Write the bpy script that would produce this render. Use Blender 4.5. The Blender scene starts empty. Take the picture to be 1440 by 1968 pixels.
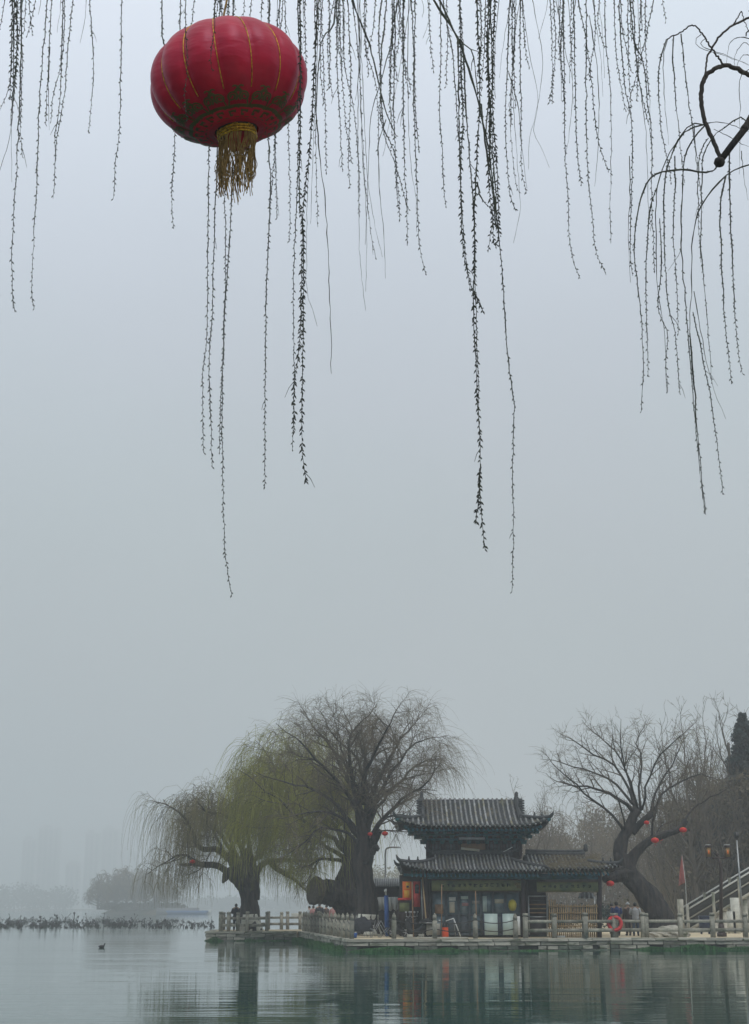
import bpy, math, random
import numpy as np
from mathutils import Vector, Matrix

scene = bpy.context.scene
COL = scene.collection
R = math.radians
rng = random.Random(7)

# ------------------------------------------------------------------ camera
F = 2800.0                       # focal length in pixels of the 1440 x 1968 photograph
PITCH = math.atan((1745 - 984) / F)
CAMZ = 2.0                       # eye height above the lake
cam_d = bpy.data.cameras.new("camera")
cam = bpy.data.objects.new("camera", cam_d)
COL.objects.link(cam)
cam.location = (0, 0, CAMZ)
cam.rotation_euler = (R(90) + PITCH, 0, 0)
cam_d.sensor_fit = 'VERTICAL'
cam_d.sensor_height = 36.0
cam_d.sensor_width = 36.0
cam_d.lens = F / 1968 * 36.0
cam_d.clip_start = 0.1
cam_d.clip_end = 6000
scene.camera = cam

# ------------------------------------------------------------------ sky and sun
SUN_EL, SUN_AZ = R(56), R(160)      # sun behind the viewer, far above the overcast
world = bpy.data.worlds.new("World")
scene.world = world
world.use_nodes = True
wn, wl = world.node_tree.nodes, world.node_tree.links
wn.clear()
w_out = wn.new('ShaderNodeOutputWorld')
w_bg = wn.new('ShaderNodeBackground')
w_bg.inputs['Strength'].default_value = 0.1
w_sky = wn.new('ShaderNodeTexSky')
w_sky.sky_type = 'NISHITA'
w_sky.sun_disc = False
w_sky.sun_elevation = SUN_EL
w_sky.sun_rotation = SUN_AZ
w_sky.dust_density = 5.0
w_tc = wn.new('ShaderNodeTexCoord')
w_sep = wn.new('ShaderNodeSeparateXYZ')
wl.new(w_tc.outputs['Generated'], w_sep.inputs[0])
w_ramp = wn.new('ShaderNodeValToRGB')
wl.new(w_sep.outputs['Z'], w_ramp.inputs[0])
cr = w_ramp.color_ramp
cr.interpolation = 'B_SPLINE'
stops = [(0.0, (.395, .425, .455)), (0.12, (.45, .485, .495)), (0.27, (.492, .55, .575)),
         (0.42, (.575, .65, .715)), (0.60, (.865, .97, 1.06)), (1.0, (1.1, 1.16, 1.24))]
while len(cr.elements) < len(stops):
    cr.elements.new(0.5)
for e, (p, c) in zip(cr.elements, stops):
    e.position = p
    e.color = (*c, 1)
# cloud deck: soft, very low contrast mottling
w_no = wn.new('ShaderNodeTexNoise')
w_no.inputs['Scale'].default_value = 2.2
w_no.inputs['Detail'].default_value = 3
w_mr = wn.new('ShaderNodeMapRange')
w_mr.inputs['From Min'].default_value = 0.3
w_mr.inputs['From Max'].default_value = 0.7
w_mr.inputs['To Min'].default_value = 0.955
w_mr.inputs['To Max'].default_value = 1.045
wl.new(w_tc.outputs['Generated'], w_no.inputs['Vector'])
wl.new(w_no.outputs['Fac'], w_mr.inputs['Value'])
w_m1 = wn.new('ShaderNodeVectorMath'); w_m1.operation = 'SCALE'
w_n2 = wn.new('ShaderNodeTexNoise'); w_n2.inputs['Scale'].default_value = 1.7; w_n2.inputs['Detail'].default_value = 2
wl.new(w_tc.outputs['Generated'], w_n2.inputs['Vector'])
w_r2 = wn.new('ShaderNodeValToRGB')
w_r2.color_ramp.elements[0].position = .38; w_r2.color_ramp.elements[0].color = (.95, 1.015, .99, 1)
w_r2.color_ramp.elements[1].position = .62; w_r2.color_ramp.elements[1].color = (1.02, .99, 1.025, 1)
wl.new(w_n2.outputs['Fac'], w_r2.inputs[0])
w_tint = wn.new('ShaderNodeVectorMath'); w_tint.operation = 'MULTIPLY'
wl.new(w_ramp.outputs['Color'], w_tint.inputs[0]); wl.new(w_r2.outputs['Color'], w_tint.inputs[1])
wl.new(w_tint.outputs[0], w_m1.inputs[0])
wl.new(w_mr.outputs['Result'], w_m1.inputs['Scale'])
w_m2 = wn.new('ShaderNodeVectorMath'); w_m2.operation = 'SCALE'
w_m2.inputs['Scale'].default_value = 9.9          # radiance of the overcast deck before the 0.1 strength
wl.new(w_m1.outputs[0], w_m2.inputs[0])
w_m3 = wn.new('ShaderNodeVectorMath'); w_m3.operation = 'SCALE'
w_m3.inputs['Scale'].default_value = 0.03         # the little of the clear sky that comes through
wl.new(w_sky.outputs[0], w_m3.inputs[0])
w_add = wn.new('ShaderNodeVectorMath'); w_add.operation = 'ADD'
wl.new(w_m2.outputs[0], w_add.inputs[0]); wl.new(w_m3.outputs[0], w_add.inputs[1])
wl.new(w_add.outputs[0], w_bg.inputs['Color'])
wl.new(w_bg.outputs[0], w_out.inputs['Surface'])

sun_d = bpy.data.lights.new("sun", 'SUN')
sun_d.energy = 1.15
sun_d.angle = R(30)
sun_d.color = (1.0, 0.96, 0.9)
sun = bpy.data.objects.new("sun", sun_d)
COL.objects.link(sun)
sun.rotation_euler = (R(90) - SUN_EL, 0, R(180) - SUN_AZ)

vs = scene.view_settings
vs.view_transform = 'Standard'
vs.look = 'None'
vs.exposure = 0.0
vs.gamma = 1.0
vs.use_curve_mapping = False
scene.render.engine = 'CYCLES'
cy = scene.cycles
cy.use_denoising = True
cy.max_bounces = 6
cy.diffuse_bounces = 2
cy.glossy_bounces = 2
cy.transmission_bounces = 4
cy.transparent_max_bounces = 6
cy.volume_bounces = 2
cy.use_adaptive_sampling = True
cy.adaptive_threshold = 0.01
cy.caustics_reflective = False
cy.caustics_refractive = False
scene.render.film_transparent = False

# ------------------------------------------------------------------ helpers
CT, ST = math.cos(PITCH), math.sin(PITCH)

def P(px, py, D):
    """world point D metres ahead of the viewer in the direction of a photograph pixel"""
    u, v = (px - 720) / F, (984 - py) / F
    t = D / (CT - v * ST)
    return Vector((t * u, D, CAMZ + t * (ST + v * CT)))

def G(px, D, z):
    """world point at distance D and height z lying on the pixel column px"""
    # column shifts a little with height: solve for it
    t = (D * CT + (z - CAMZ) * ST)
    return Vector(((px - 720) / F * t, D, z))

def Z(py, D):
    return P(720, py, D).z

ORI = {}

def tag(o, label=None, cat=None, group=None, kind=None):
    if label: o['label'] = label
    if cat: o['category'] = cat
    if group: o['group'] = group
    if kind: o['kind'] = kind
    return o

def thing(name, label, cat, loc=(0, 0, 0), group=None):
    o = bpy.data.objects.new(name, None)
    o.empty_display_size = 0.2
    COL.objects.link(o)
    o.location = loc
    ORI[o.name] = Vector(loc)
    return tag(o, label, cat, group)

class MB:
    def __init__(self):
        self.V, self.F_, self.n = [], [], 0
    def add(self, v, f):
        v = np.asarray(v, dtype=np.float64).reshape(-1, 3)
        self.V.append(v)
        self.F_.append((f, self.n))
        self.n += len(v)
        return self
    def box(self, c, s, rz=0.0, rx=0.0, ry=0.0, taper=1.0):
        hx, hy, hz = s[0] / 2, s[1] / 2, s[2] / 2
        v = [Vector((a * hx * (taper if cc > 0 else 1), b * hy * (taper if cc > 0 else 1), cc * hz))
             for cc in (-1, 1) for b in (-1, 1) for a in (-1, 1)]
        if rz or rx or ry:
            m = Matrix.Rotation(rz, 3, 'Z') @ Matrix.Rotation(ry, 3, 'Y') @ Matrix.Rotation(rx, 3, 'X')
            v = [m @ q for q in v]
        v = [q + Vector(c) for q in v]
        return self.add([tuple(q) for q in v],
                        [(0, 2, 3, 1), (4, 5, 7, 6), (0, 1, 5, 4), (2, 6, 7, 3), (0, 4, 6, 2), (1, 3, 7, 5)])
    def tube(self, pts, rad, sides=8, cap=True, wob=0.0, seed=0, flat=None):
        pts = np.array([tuple(p) for p in pts], float)
        n = len(pts)
        rad = np.broadcast_to(np.asarray(rad, float), (n,))
        t = np.gradient(pts, axis=0)
        t /= np.linalg.norm(t, axis=1)[:, None] + 1e-9
        a = np.zeros((n, 3))
        ref = np.array([1., 0, 0]) if abs(t[0][0]) < .8 else np.array([0, 0, 1.])
        for i in range(n):
            q = ref - t[i] * np.dot(ref, t[i])
            q /= np.linalg.norm(q) + 1e-9
            a[i] = q; ref = q
        b = np.cross(t, a)
        th = np.arange(sides) * 2 * math.pi / sides
        rr = np.repeat(rad[:, None], sides, 1)
        if wob:
            rs = np.random.RandomState(seed)
            lob = 1 + wob * (np.sin(th * 3 + rs.rand() * 6)[None] * .5 + (rs.rand(n, sides) - .5) * .8)
            if sides >= 20: lob += wob * .45 * np.sin(th[None] * 9 + np.cumsum(rs.randn(n, 1) * .35, axis=0)) + wob * .5 * np.sin(np.arange(n) * .9 + rs.rand() * 6)[:, None] * np.sin(th * 2 + rs.rand() * 6)[None]
            rr = rr * lob
        v = pts[:, None] + (a[:, None] * np.cos(th)[None, :, None] + b[:, None] * np.sin(th)[None, :, None]) * rr[:, :, None]
        f = []
        for i in range(n - 1):
            for j in range(sides):
                k = (j + 1) % sides
                f.append((i * sides + j, i * sides + k, (i + 1) * sides + k, (i + 1) * sides + j))
        if cap:
            f.append(tuple(range(sides))[::-1])
            f.append(tuple((n - 1) * sides + j for j in range(sides)))
        return self.add(v.reshape(-1, 3), f)
    def lathe(self, prof, c=(0, 0, 0), sides=16, axis='Z', cap=True):
        v = []
        for r, z in prof:
            for j in range(sides):
                th = 2 * math.pi * j / sides
                q = (r * math.cos(th), r * math.sin(th), z)
                if axis == 'Y': q = (q[0], q[2], q[1])
                if axis == 'X': q = (q[2], q[0], q[1])
                v.append((q[0] + c[0], q[1] + c[1], q[2] + c[2]))
        n = len(prof); f = []
        for i in range(n - 1):
            for j in range(sides):
                k = (j + 1) % sides
                f.append((i * sides + j, i * sides + k, (i + 1) * sides + k, (i + 1) * sides + j))
        if cap:
            f.append(tuple(range(sides))[::-1]); f.append(tuple((n - 1) * sides + j for j in range(sides)))
        return self.add(v, f)
    def prism(self, poly, y0, y1):
        """polygon in x-z extruded along y"""
        n = len(poly)
        v = [(x, y0, z) for x, z in poly] + [(x, y1, z) for x, z in poly]
        f = [tuple(range(n)), tuple(range(n, 2 * n))[::-1]]
        for i in range(n):
            k = (i + 1) % n
            f.append((i, i + n, k + n, k))
        return self.add(v, f)
    def slab(self, poly, z0, z1):
        """polygon in x-y extruded along z"""
        n = len(poly)
        v = [(x, y, z0) for x, y in poly] + [(x, y, z1) for x, y in poly]
        f = [tuple(range(n))[::-1], tuple(range(n, 2 * n))]
        for i in range(n):
            k = (i + 1) % n
            f.append((i, k, k + n, i + n))
        return self.add(v, f)
    def mesh(self, name, off=(0, 0, 0), smooth=False):
        v = np.concatenate(self.V) - np.array(off)[None]
        me = bpy.data.meshes.new(name)
        loops, starts, tot = [], [], 0
        simple = []
        for f, base in self.F_:
            if isinstance(f, np.ndarray):
                k = f.shape[1]
                loops.append((f + base).ravel())
                starts.append(tot + np.arange(len(f)) * k)
                tot += f.size
            else:
                ls = np.fromiter((i for q in f for i in q), dtype=np.int64) + base
                ln = np.fromiter((len(q) for q in f), dtype=np.int64)
                loops.append(ls)
                starts.append(tot + np.concatenate(([0], np.cumsum(ln)[:-1])))
                tot += len(ls)
        loops = np.concatenate(loops); starts = np.concatenate(starts)
        me.vertices.add(len(v)); me.loops.add(len(loops)); me.polygons.add(len(starts))
        me.vertices.foreach_set('co', v.astype(np.float32).ravel())
        me.loops.foreach_set('vertex_index', loops.astype(np.int32))
        me.polygons.foreach_set('loop_start', starts.astype(np.int32))
        if smooth:
            me.polygons.foreach_set('use_smooth', np.ones(len(starts), dtype=bool))
        me.update(calc_edges=True)
        me.validate()
        return me
    def build(self, name, mat, parent=None, smooth=False, origin=None, label=None):
        off = ORI[parent.name] if parent is not None else Vector(origin or (0, 0, 0))
        me = self.mesh(name, off, smooth)
        me.materials.append(mat)
        o = bpy.data.objects.new(name, me)
        COL.objects.link(o)
        if parent is not None:
            o.parent = parent
        else:
            o.location = off
        ORI[o.name] = Vector(off)
        if label: o['label'] = label
        return o

def batch_tubes(mb, pts, rad, sides=3):
    """pts (M,N,3), rad (M,N) -> many open tubes at once"""
    M, N, _ = pts.shape
    t = np.gradient(pts, axis=1)
    t /= np.linalg.norm(t, axis=2)[..., None] + 1e-9
    ref = np.array([.31, .93, .17])
    a = np.cross(t, ref[None, None]); a /= np.linalg.norm(a, axis=2)[..., None] + 1e-9
    b = np.cross(t, a)
    th = np.arange(sides) * 2 * math.pi / sides
    v = pts[:, :, None] + (a[:, :, None] * np.cos(th)[None, None, :, None] + b[:, :, None] * np.sin(th)[None, None, :, None]) * rad[:, :, None, None]
    i = np.arange(N - 1)[:, None]; j = np.arange(sides)[None]
    k = (j + 1) % sides
    f = np.stack([i * sides + j, i * sides + k, (i + 1) * sides + k, (i + 1) * sides + j], -1).reshape(-1, 4)
    f = (f[None] + (np.arange(M) * N * sides)[:, None, None]).reshape(-1, 4)
    mb.add(v.reshape(-1, 3), f)

def smooth_path(pts, n):
    """Catmull-Rom through the points, n samples"""
    p = np.array([tuple(q) for q in pts], float)
    if len(p) == 2:
        s = np.linspace(0, 1, n)[:, None]
        return p[0] * (1 - s) + p[1] * s
    d = np.concatenate(([0], np.cumsum(np.linalg.norm(np.diff(p, axis=0), axis=1))))
    s = np.linspace(0, d[-1], n)
    q = np.vstack([2 * p[0] - p[1], p, 2 * p[-1] - p[-2]])
    out = []
    for x in s:
        i = min(int(np.searchsorted(d, x, side='right')) - 1, len(p) - 2)
        u = (x - d[i]) / (d[i + 1] - d[i] + 1e-9)
        a, b, c, e = q[i], q[i + 1], q[i + 2], q[i + 3]
        out.append(.5 * ((2 * b) + (-a + c) * u + (2 * a - 5 * b + 4 * c - e) * u * u + (-a + 3 * b - 3 * c + e) * u ** 3))
    return np.array(out)

# ------------------------------------------------------------------ materials
def pm(name, c1, c2=None, scale=5.0, rough=.75, bump=0.0, bscale=None, metal=0.0, detail=4, rand=0.0,
       stretch=(1, 1, 1), emit=0.0, spec=0.4, c3=None, c3amt=.5, transl=0.0, sheen=0.0):
    m = bpy.data.materials.new(name)
    m.use_nodes = True
    N, L = m.node_tree.nodes, m.node_tree.links
    bs = N['Principled BSDF']
    bs.inputs['Roughness'].default_value = rough
    bs.inputs['Metallic'].default_value = metal
    bs.inputs['Specular IOR Level'].default_value = spec
    if sheen: bs.inputs['Sheen Weight'].default_value = sheen
    tc = N.new('ShaderNodeTexCoord')
    mp = N.new('ShaderNodeMapping')
    mp.inputs['Scale'].default_value = stretch
    L.new(tc.outputs['Object'], mp.inputs['Vector'])
    col = None
    c2 = c2 or tuple(x * .75 for x in c1)
    no = N.new('ShaderNodeTexNoise')
    no.inputs['Scale'].default_value = scale
    no.inputs['Detail'].default_value = detail
    no.inputs['Roughness'].default_value = .6
    L.new(mp.outputs[0], no.inputs['Vector'])
    rp = N.new('ShaderNodeValToRGB')
    rp.color_ramp.elements[0].position = .32; rp.color_ramp.elements[0].color = (*c2, 1)
    rp.color_ramp.elements[1].position = .68; rp.color_ramp.elements[1].color = (*c1, 1)
    L.new(no.outputs['Fac'], rp.inputs[0])
    col = rp.outputs[0]
    if c3 is not None:
        n2 = N.new('ShaderNodeTexNoise'); n2.inputs['Scale'].default_value = scale * .28; n2.inputs['Detail'].default_value = 5
        L.new(mp.outputs[0], n2.inputs['Vector'])
        r2 = N.new('ShaderNodeValToRGB')
        r2.color_ramp.elements[0].position = 1 - c3amt - .08; r2.color_ramp.elements[1].position = 1 - c3amt + .08
        L.new(n2.outputs['Fac'], r2.inputs[0])
        mx = N.new('ShaderNodeMix'); mx.data_type = 'RGBA'
        L.new(r2.outputs[0], mx.inputs[0]); L.new(col, mx.inputs[6]); mx.inputs[7].default_value = (*c3, 1)
        col = mx.outputs[2]
    if rand:
        oi = N.new('ShaderNodeObjectInfo')
        mr = N.new('ShaderNodeMapRange'); mr.inputs['To Min'].default_value = 1 - rand; mr.inputs['To Max'].default_value = 1 + rand * .6
        L.new(oi.outputs['Random'], mr.inputs['Value'])
        vm = N.new('ShaderNodeVectorMath'); vm.operation = 'SCALE'
        L.new(col, vm.inputs[0]); L.new(mr.outputs[0], vm.inputs['Scale'])
        col = vm.outputs[0]
        # shift the pattern per object
        ad = N.new('ShaderNodeVectorMath'); ad.operation = 'ADD'
        sc = N.new('ShaderNodeVectorMath'); sc.operation = 'SCALE'; sc.inputs[0].default_value = (13, 7, 5)
        L.new(oi.outputs['Random'], sc.inputs['Scale'])
        L.new(tc.outputs['Object'], ad.inputs[0]); L.new(sc.outputs[0], ad.inputs[1])
        L.new(ad.outputs[0], mp.inputs['Vector'])
    L.new(col, bs.inputs['Base Color'])
    if emit:
        L.new(col, bs.inputs['Emission Color']); bs.inputs['Emission Strength'].default_value = emit
    if bump:
        nb = N.new('ShaderNodeTexNoise'); nb.inputs['Scale'].default_value = bscale or scale * 3; nb.inputs['Detail'].default_value = 5
        L.new(mp.outputs[0], nb.inputs['Vector'])
        bp = N.new('ShaderNodeBump'); bp.inputs['Strength'].default_value = 1.0; bp.inputs['Distance'].default_value = bump
        L.new(nb.outputs['Fac'], bp.inputs['Height']); L.new(bp.outputs[0], bs.inputs['Normal'])
    if transl:
        tr = N.new('ShaderNodeBsdfTranslucent'); L.new(col, tr.inputs['Color'])
        mxs = N.new('ShaderNodeMixShader'); mxs.inputs[0].default_value = transl
        L.new(bs.outputs[0], mxs.inputs[1]); L.new(tr.outputs[0], mxs.inputs[2])
        L.new(mxs.outputs[0], N['Material Output'].inputs['Surface'])
    return m

M = dict(
    stone=pm('stone', (.50, .475, .41), (.33, .32, .28), 3.0, .85, .015, 14, rand=.35, c3=(.11, .125, .085), c3amt=.42),
    wetstone=pm('wet_stone', (.20, .21, .18), (.07, .09, .07), 3.0, .6, .02, 10, rand=.3, c3=(.03, .07, .035), c3amt=.45),
    joint=pm('stone_joint', (.05, .05, .045), (.03, .03, .03), 6, .9),
    paving=pm('paving', (.64, .54, .38), (.52, .44, .31), .5, .9, .006, 8, c3=(.42, .39, .32), c3amt=.3),
    postst=pm('post_stone', (.38, .36, .30), (.20, .20, .175), 5.0, .85, .012, 20, rand=.3, c3=(.11, .12, .085), c3amt=.38),
    earth=pm('earth', (.13, .10, .07), (.06, .055, .035), .6, .95, .05, 3, c3=(.06, .08, .035), c3amt=.42),
    bark=pm('bark', (.062, .052, .048), (.006, .007, .010), 4.5, .9, .10, 7, stretch=(1, 1, .22)),
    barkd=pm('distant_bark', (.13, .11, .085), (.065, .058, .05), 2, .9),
    wood=pm('branch_wood', (.12, .098, .072), (.055, .045, .036), 4, .85),
    twig=pm('twig', (.25, .215, .10), (.13, .115, .065), .8, .8),
    greentwig=pm('green_twig', (.35, .345, .05), (.17, .175, .045), .5, .8),
    rimtwig=pm('bare_twig', (.22, .18, .12), (.12, .098, .07), .7, .85),
    foretwig=pm('willow_twig', (.04, .05, .03), (.014, .018, .02), 9, .7),
    lime=pm('lime_wash', (.62, .62, .56), (.42, .42, .38), 4, .9, .01, 10),
    conifer=pm('conifer_needles', (.026, .05, .05), (.012, .024, .028), 1.2, .8),
    shrub=pm('shrub_leaves', (.085, .08, .045), (.045, .042, .028), 1.2, .8),
    weed=pm('bank_weed', (.05, .17, .045), (.015, .06, .022), 5, .7),
    lotus=pm('withered_lotus', (.03, .028, .026), (.016, .016, .016), 2, .9),
    tile=pm('roof_tile', (.27, .275, .28), (.12, .125, .135), 4, .8, .01, 16, rand=.42, c3=(.15, .14, .09), c3amt=.4),
    tilebed=pm('roof_bed', (.032, .034, .038), (.012, .014, .018), 6, .85, .02, 10, c3=(.09, .08, .055), c3amt=.36),
    ridge=pm('ridge_tile', (.07, .073, .078), (.03, .033, .037), 8, .8, .01, 20),
    thatch=pm('fallen_twigs', (.17, .14, .085), (.09, .075, .05), 5, .9),
    bluegreen=pm('painted_beam', (.03, .19, .26), (.012, .06, .10), 7, .6, c3=(.01, .075, .045), c3amt=.45, stretch=(1, 1, 2)),
    bracket=pm('painted_bracket', (.025, .16, .17), (.012, .055, .08), 9, .6, rand=.5),
    column=pm('column_paint', (.05, .028, .03), (.022, .016, .02), 4, .6),
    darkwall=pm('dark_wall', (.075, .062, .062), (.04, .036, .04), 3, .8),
    sign=pm('sign_board', (.21, .22, .08), (.12, .14, .07), 2.5, .55, c3=(.05, .09, .07), c3amt=.4),
    signtrim=pm('sign_trim', (.16, .12, .04), (.08, .06, .02), 8, .6),
    ink=pm('sign_ink', (.02, .022, .018), None, 5, .7),
    glass=pm('window_glass', (.16, .22, .25), (.07, .105, .13), 1.5, .12, spec=.7),
    frame=pm('window_frame', (.08, .10, .12), (.045, .055, .065), 6, .6),
    cream=pm('cream_board', (.5, .46, .36), (.4, .36, .28), 3, .7),
    tanboard=pm('tan_board', (.26, .15, .08), (.17, .1, .055), 4, .7),
    panel=pm('pale_panel', (.46, .55, .52), (.36, .45, .44), 1.2, .35),
    white=pm('white_paint', (.62, .63, .62), (.5, .51, .5), 3, .6),
    steel=pm('galvanised_steel', (.35, .36, .37), (.25, .26, .27), 6, .4, metal=.7),
    black=pm('black_paint', (.018, .018, .02), (.01, .01, .012), 6, .5),
    rubber=pm('rubber', (.012, .012, .013), None, 6, .8),
    brown=pm('lamp_bronze', (.05, .028, .024), (.025, .016, .015), 6, .5),
    lampglass=pm('lamp_panel', (.30, .19, .08), (.2, .12, .045), 14, .5),
    bamboo=pm('bamboo', (.36, .25, .13), (.22, .15, .08), 3, .6, rand=.25, stretch=(1, 1, .3)),
    blue=pm('blue_paint', (.02, .085, .30), (.015, .055, .2), 4, .5),
    bluehull=pm('blue_hull', (.04, .14, .36), (.03, .1, .26), .3, .5),
    navy=pm('navy_plastic', (.01, .02, .06), (.006, .012, .035), 5, .5),
    yellow=pm('yellow_plastic', (.5, .42, .03), (.36, .3, .02), 5, .5),
    orange=pm('orange_plastic', (.72, .09, .02), (.55, .06, .015), 5, .45),
    red=pm('red_cloth', (.78, .04, .035), (.6, .025, .03), 5, .6, transl=.25),
    signred=pm('red_panel', (.75, .06, .05), (.6, .04, .04), 4, .5),
    signora=pm('orange_panel', (.85, .2, .02), (.7, .13, .015), 4, .5, emit=.05),
    signyel=pm('yellow_panel', (.75, .42, .03), (.6, .3, .02), 4, .5, emit=.08),
    ringred=pm('ring_plastic', (.62, .03, .035), (.45, .02, .03), 4, .45),
    gold=pm('gold_thread', (.80, .47, .05), (.16, .09, .012), 60, .38, metal=.5),
    cord=pm('tassel_cord', (.36, .23, .07), (.17, .1, .03), 25, .7),
    print=pm('printed_gold', (.11, .085, .03), (.07, .06, .025), 30, .55),
    printred=pm('printed_red', (.62, .015, .05), None, 30, .6),
    flag=pm('flag_cloth', (.6, .24, .22), (.48, .15, .15), 3, .7, transl=.3, c3=(.6, .45, .42), c3amt=.38),
    skin=pm('skin', (.38, .23, .16), None, 5, .6),
    hair=pm('hair', (.015, .012, .012), None, 20, .6),
    coat_blue=pm('blue_coat', (.02, .05, .2), None, 8, .8),
    coat_dark=pm('dark_coat', (.02, .022, .03), None, 8, .8),
    coat_brown=pm('brown_coat', (.06, .04, .035), None, 8, .8),
    coat_white=pm('white_coat', (.5, .52, .55), None, 8, .8),
    coat_pink=pm('pink_coat', (.4, .2, .2), None, 8, .8),
    jeans=pm('jeans', (.05, .08, .14), None, 8, .8),
    trousers=pm('dark_trousers', (.02, .02, .025), None, 8, .8),
    tower=pm('tower_facade', (.30, .29, .28), (.22, .22, .22), .1, .8),
    bird=pm('dark_feathers', (.02, .02, .022), None, 20, .6),
    beak=pm('pale_beak', (.6, .58, .5), None, 20, .5),
    farleaf=pm('far_foliage', (.05, .07, .05), (.03, .04, .035), .05, .9),
    brush=pm('brush_twigs', (.15, .12, .085), (.075, .07, .045), .35, .9),
    farbrush=pm('far_brush', (.2, .19, .10), (.12, .12, .07), .2, .9),
    cutwood=pm('cut_wood', (.13, .10, .075), (.06, .048, .04), 6, .85, .02, 12),
    buildgrey=pm('grey_tin', (.16, .165, .18), (.1, .105, .12), 3, .6),
    silver=pm('silver_trim', (.55, .55, .57), None, 6, .3, metal=.8),
)

# lantern silk: cloth that lets a little light through
def silk():
    m = bpy.data.materials.new('lantern_silk')
    m.use_nodes = True
    N, L = m.node_tree.nodes, m.node_tree.links
    bs = N['Principled BSDF']
    tc = N.new('ShaderNodeTexCoord')
    no = N.new('ShaderNodeTexNoise'); no.inputs['Scale'].default_value = 9; no.inputs['Detail'].default_value = 5
    L.new(tc.outputs['Object'], no.inputs['Vector'])
    rp = N.new('ShaderNodeValToRGB')
    rp.color_ramp.elements[0].position = .3; rp.color_ramp.elements[0].color = (.36, .003, .021, 1)
    rp.color_ramp.elements[1].position = .7; rp.color_ramp.elements[1].color = (.48, .005, .028, 1)
    L.new(no.outputs['Fac'], rp.inputs[0])
    L.new(rp.outputs[0], bs.inputs['Base Color'])
    bs.inputs['Roughness'].default_value = .42
    bs.inputs['Specular IOR Level'].default_value = .45
    bs.inputs['Specular Tint'].default_value = (.75, .7, 1, 1)
    bs.inputs['Sheen Weight'].default_value = .1
    bs.inputs['Sheen Tint'].default_value = (.55, .5, 1, 1)
    # crumpled creases in the cloth
    mp = N.new('ShaderNodeMapping'); mp.inputs['Scale'].default_value = (3, 3, 11)
    L.new(tc.outputs['Object'], mp.inputs['Vector'])
    nb = N.new('ShaderNodeTexNoise'); nb.inputs['Scale'].default_value = 1.6; nb.inputs['Detail'].default_value = 3
    L.new(mp.outputs[0], nb.inputs['Vector'])
    bp = N.new('ShaderNodeBump'); bp.inputs['Distance'].default_value = .012; bp.inputs['Strength'].default_value = .7
    L.new(nb.outputs['Fac'], bp.inputs['Height']); L.new(bp.outputs[0], bs.inputs['Normal'])
    tr = N.new('ShaderNodeBsdfTranslucent'); L.new(rp.outputs[0], tr.inputs['Color'])
    ms = N.new('ShaderNodeMixShader'); ms.inputs[0].default_value = .10
    L.new(bs.outputs[0], ms.inputs[1]); L.new(tr.outputs[0], ms.inputs[2])
    L.new(ms.outputs[0], N['Material Output'].inputs['Surface'])
    return m
M['silk'] = silk()

def water_mat():
    m = bpy.data.materials.new('lake_water')
    m.use_nodes = True
    N, L = m.node_tree.nodes, m.node_tree.links
    bs = N['Principled BSDF']
    bs.inputs['Base Color'].default_value = (.012, .060, .047, 1)
    bs.inputs['Roughness'].default_value = .035
    bs.inputs['IOR'].default_value = 1.36
    tc = N.new('ShaderNodeTexCoord')
    def noise(sc, st, det):
        mp = N.new('ShaderNodeMapping'); mp.inputs['Scale'].default_value = st
        L.new(tc.outputs['Object'], mp.inputs['Vector'])
        n = N.new('ShaderNodeTexNoise'); n.inputs['Scale'].default_value = sc; n.inputs['Detail'].default_value = det
        L.new(mp.outputs[0], n.inputs['Vector'])
        return n.outputs['Fac']
    fine = noise(2.1, (.30, 1.0, 1), 4)
    long = noise(.32, (.25, 1.0, 1), 2)
    patch = noise(.045, (.5, 1.4, 1), 3)
    mr = N.new('ShaderNodeMapRange'); mr.inputs['From Min'].default_value = .40; mr.inputs['From Max'].default_value = .62
    mr.inputs['To Min'].default_value = .25; mr.inputs['To Max'].default_value = 1.0
    L.new(patch, mr.inputs['Value'])
    mul = N.new('ShaderNodeMath'); mul.operation = 'MULTIPLY'
    L.new(fine, mul.inputs[0]); L.new(mr.outputs[0], mul.inputs[1])
    ml = N.new('ShaderNodeMath'); ml.operation = 'MULTIPLY_ADD'; ml.inputs[1].default_value = 2.2
    L.new(long, ml.inputs[0]); L.new(mul.outputs[0], ml.inputs[2])
    bp = N.new('ShaderNodeBump'); bp.inputs['Strength'].default_value = 1.0; bp.inputs['Distance'].default_value = .012
    L.new(ml.outputs[0], bp.inputs['Height']); L.new(bp.outputs[0], bs.inputs['Normal'])
    return m
M['water'] = water_mat()
# ------------------------------------------------------------------ lake, banks, ground
QZ = 0.58
def structure(o):
    o['kind'] = 'structure'; return o

w = MB()
xs = [-1400, -300, -100, -40, -15, 0, 15, 40, 100, 300, 1400]
ys = [-40, 0, 20, 40, 60, 80, 110, 150, 220, 320, 480, 700, 1000, 1500, 2200]
w.add([(x, y, 0) for y in ys for x in xs],
      [(j * 11 + i, j * 11 + i + 1, (j + 1) * 11 + i + 1, (j + 1) * 11 + i) for j in range(len(ys) - 1) for i in range(10)])
structure(w.build('lake', M['water']))

b = MB()
b.slab([(-9, -12), (14, -12), (14, 11), (3.9, 11), (3.4, 2.2), (-9, 1.2)], -.9, .42)
structure(b.build('near_bank', M['paving']))

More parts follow.
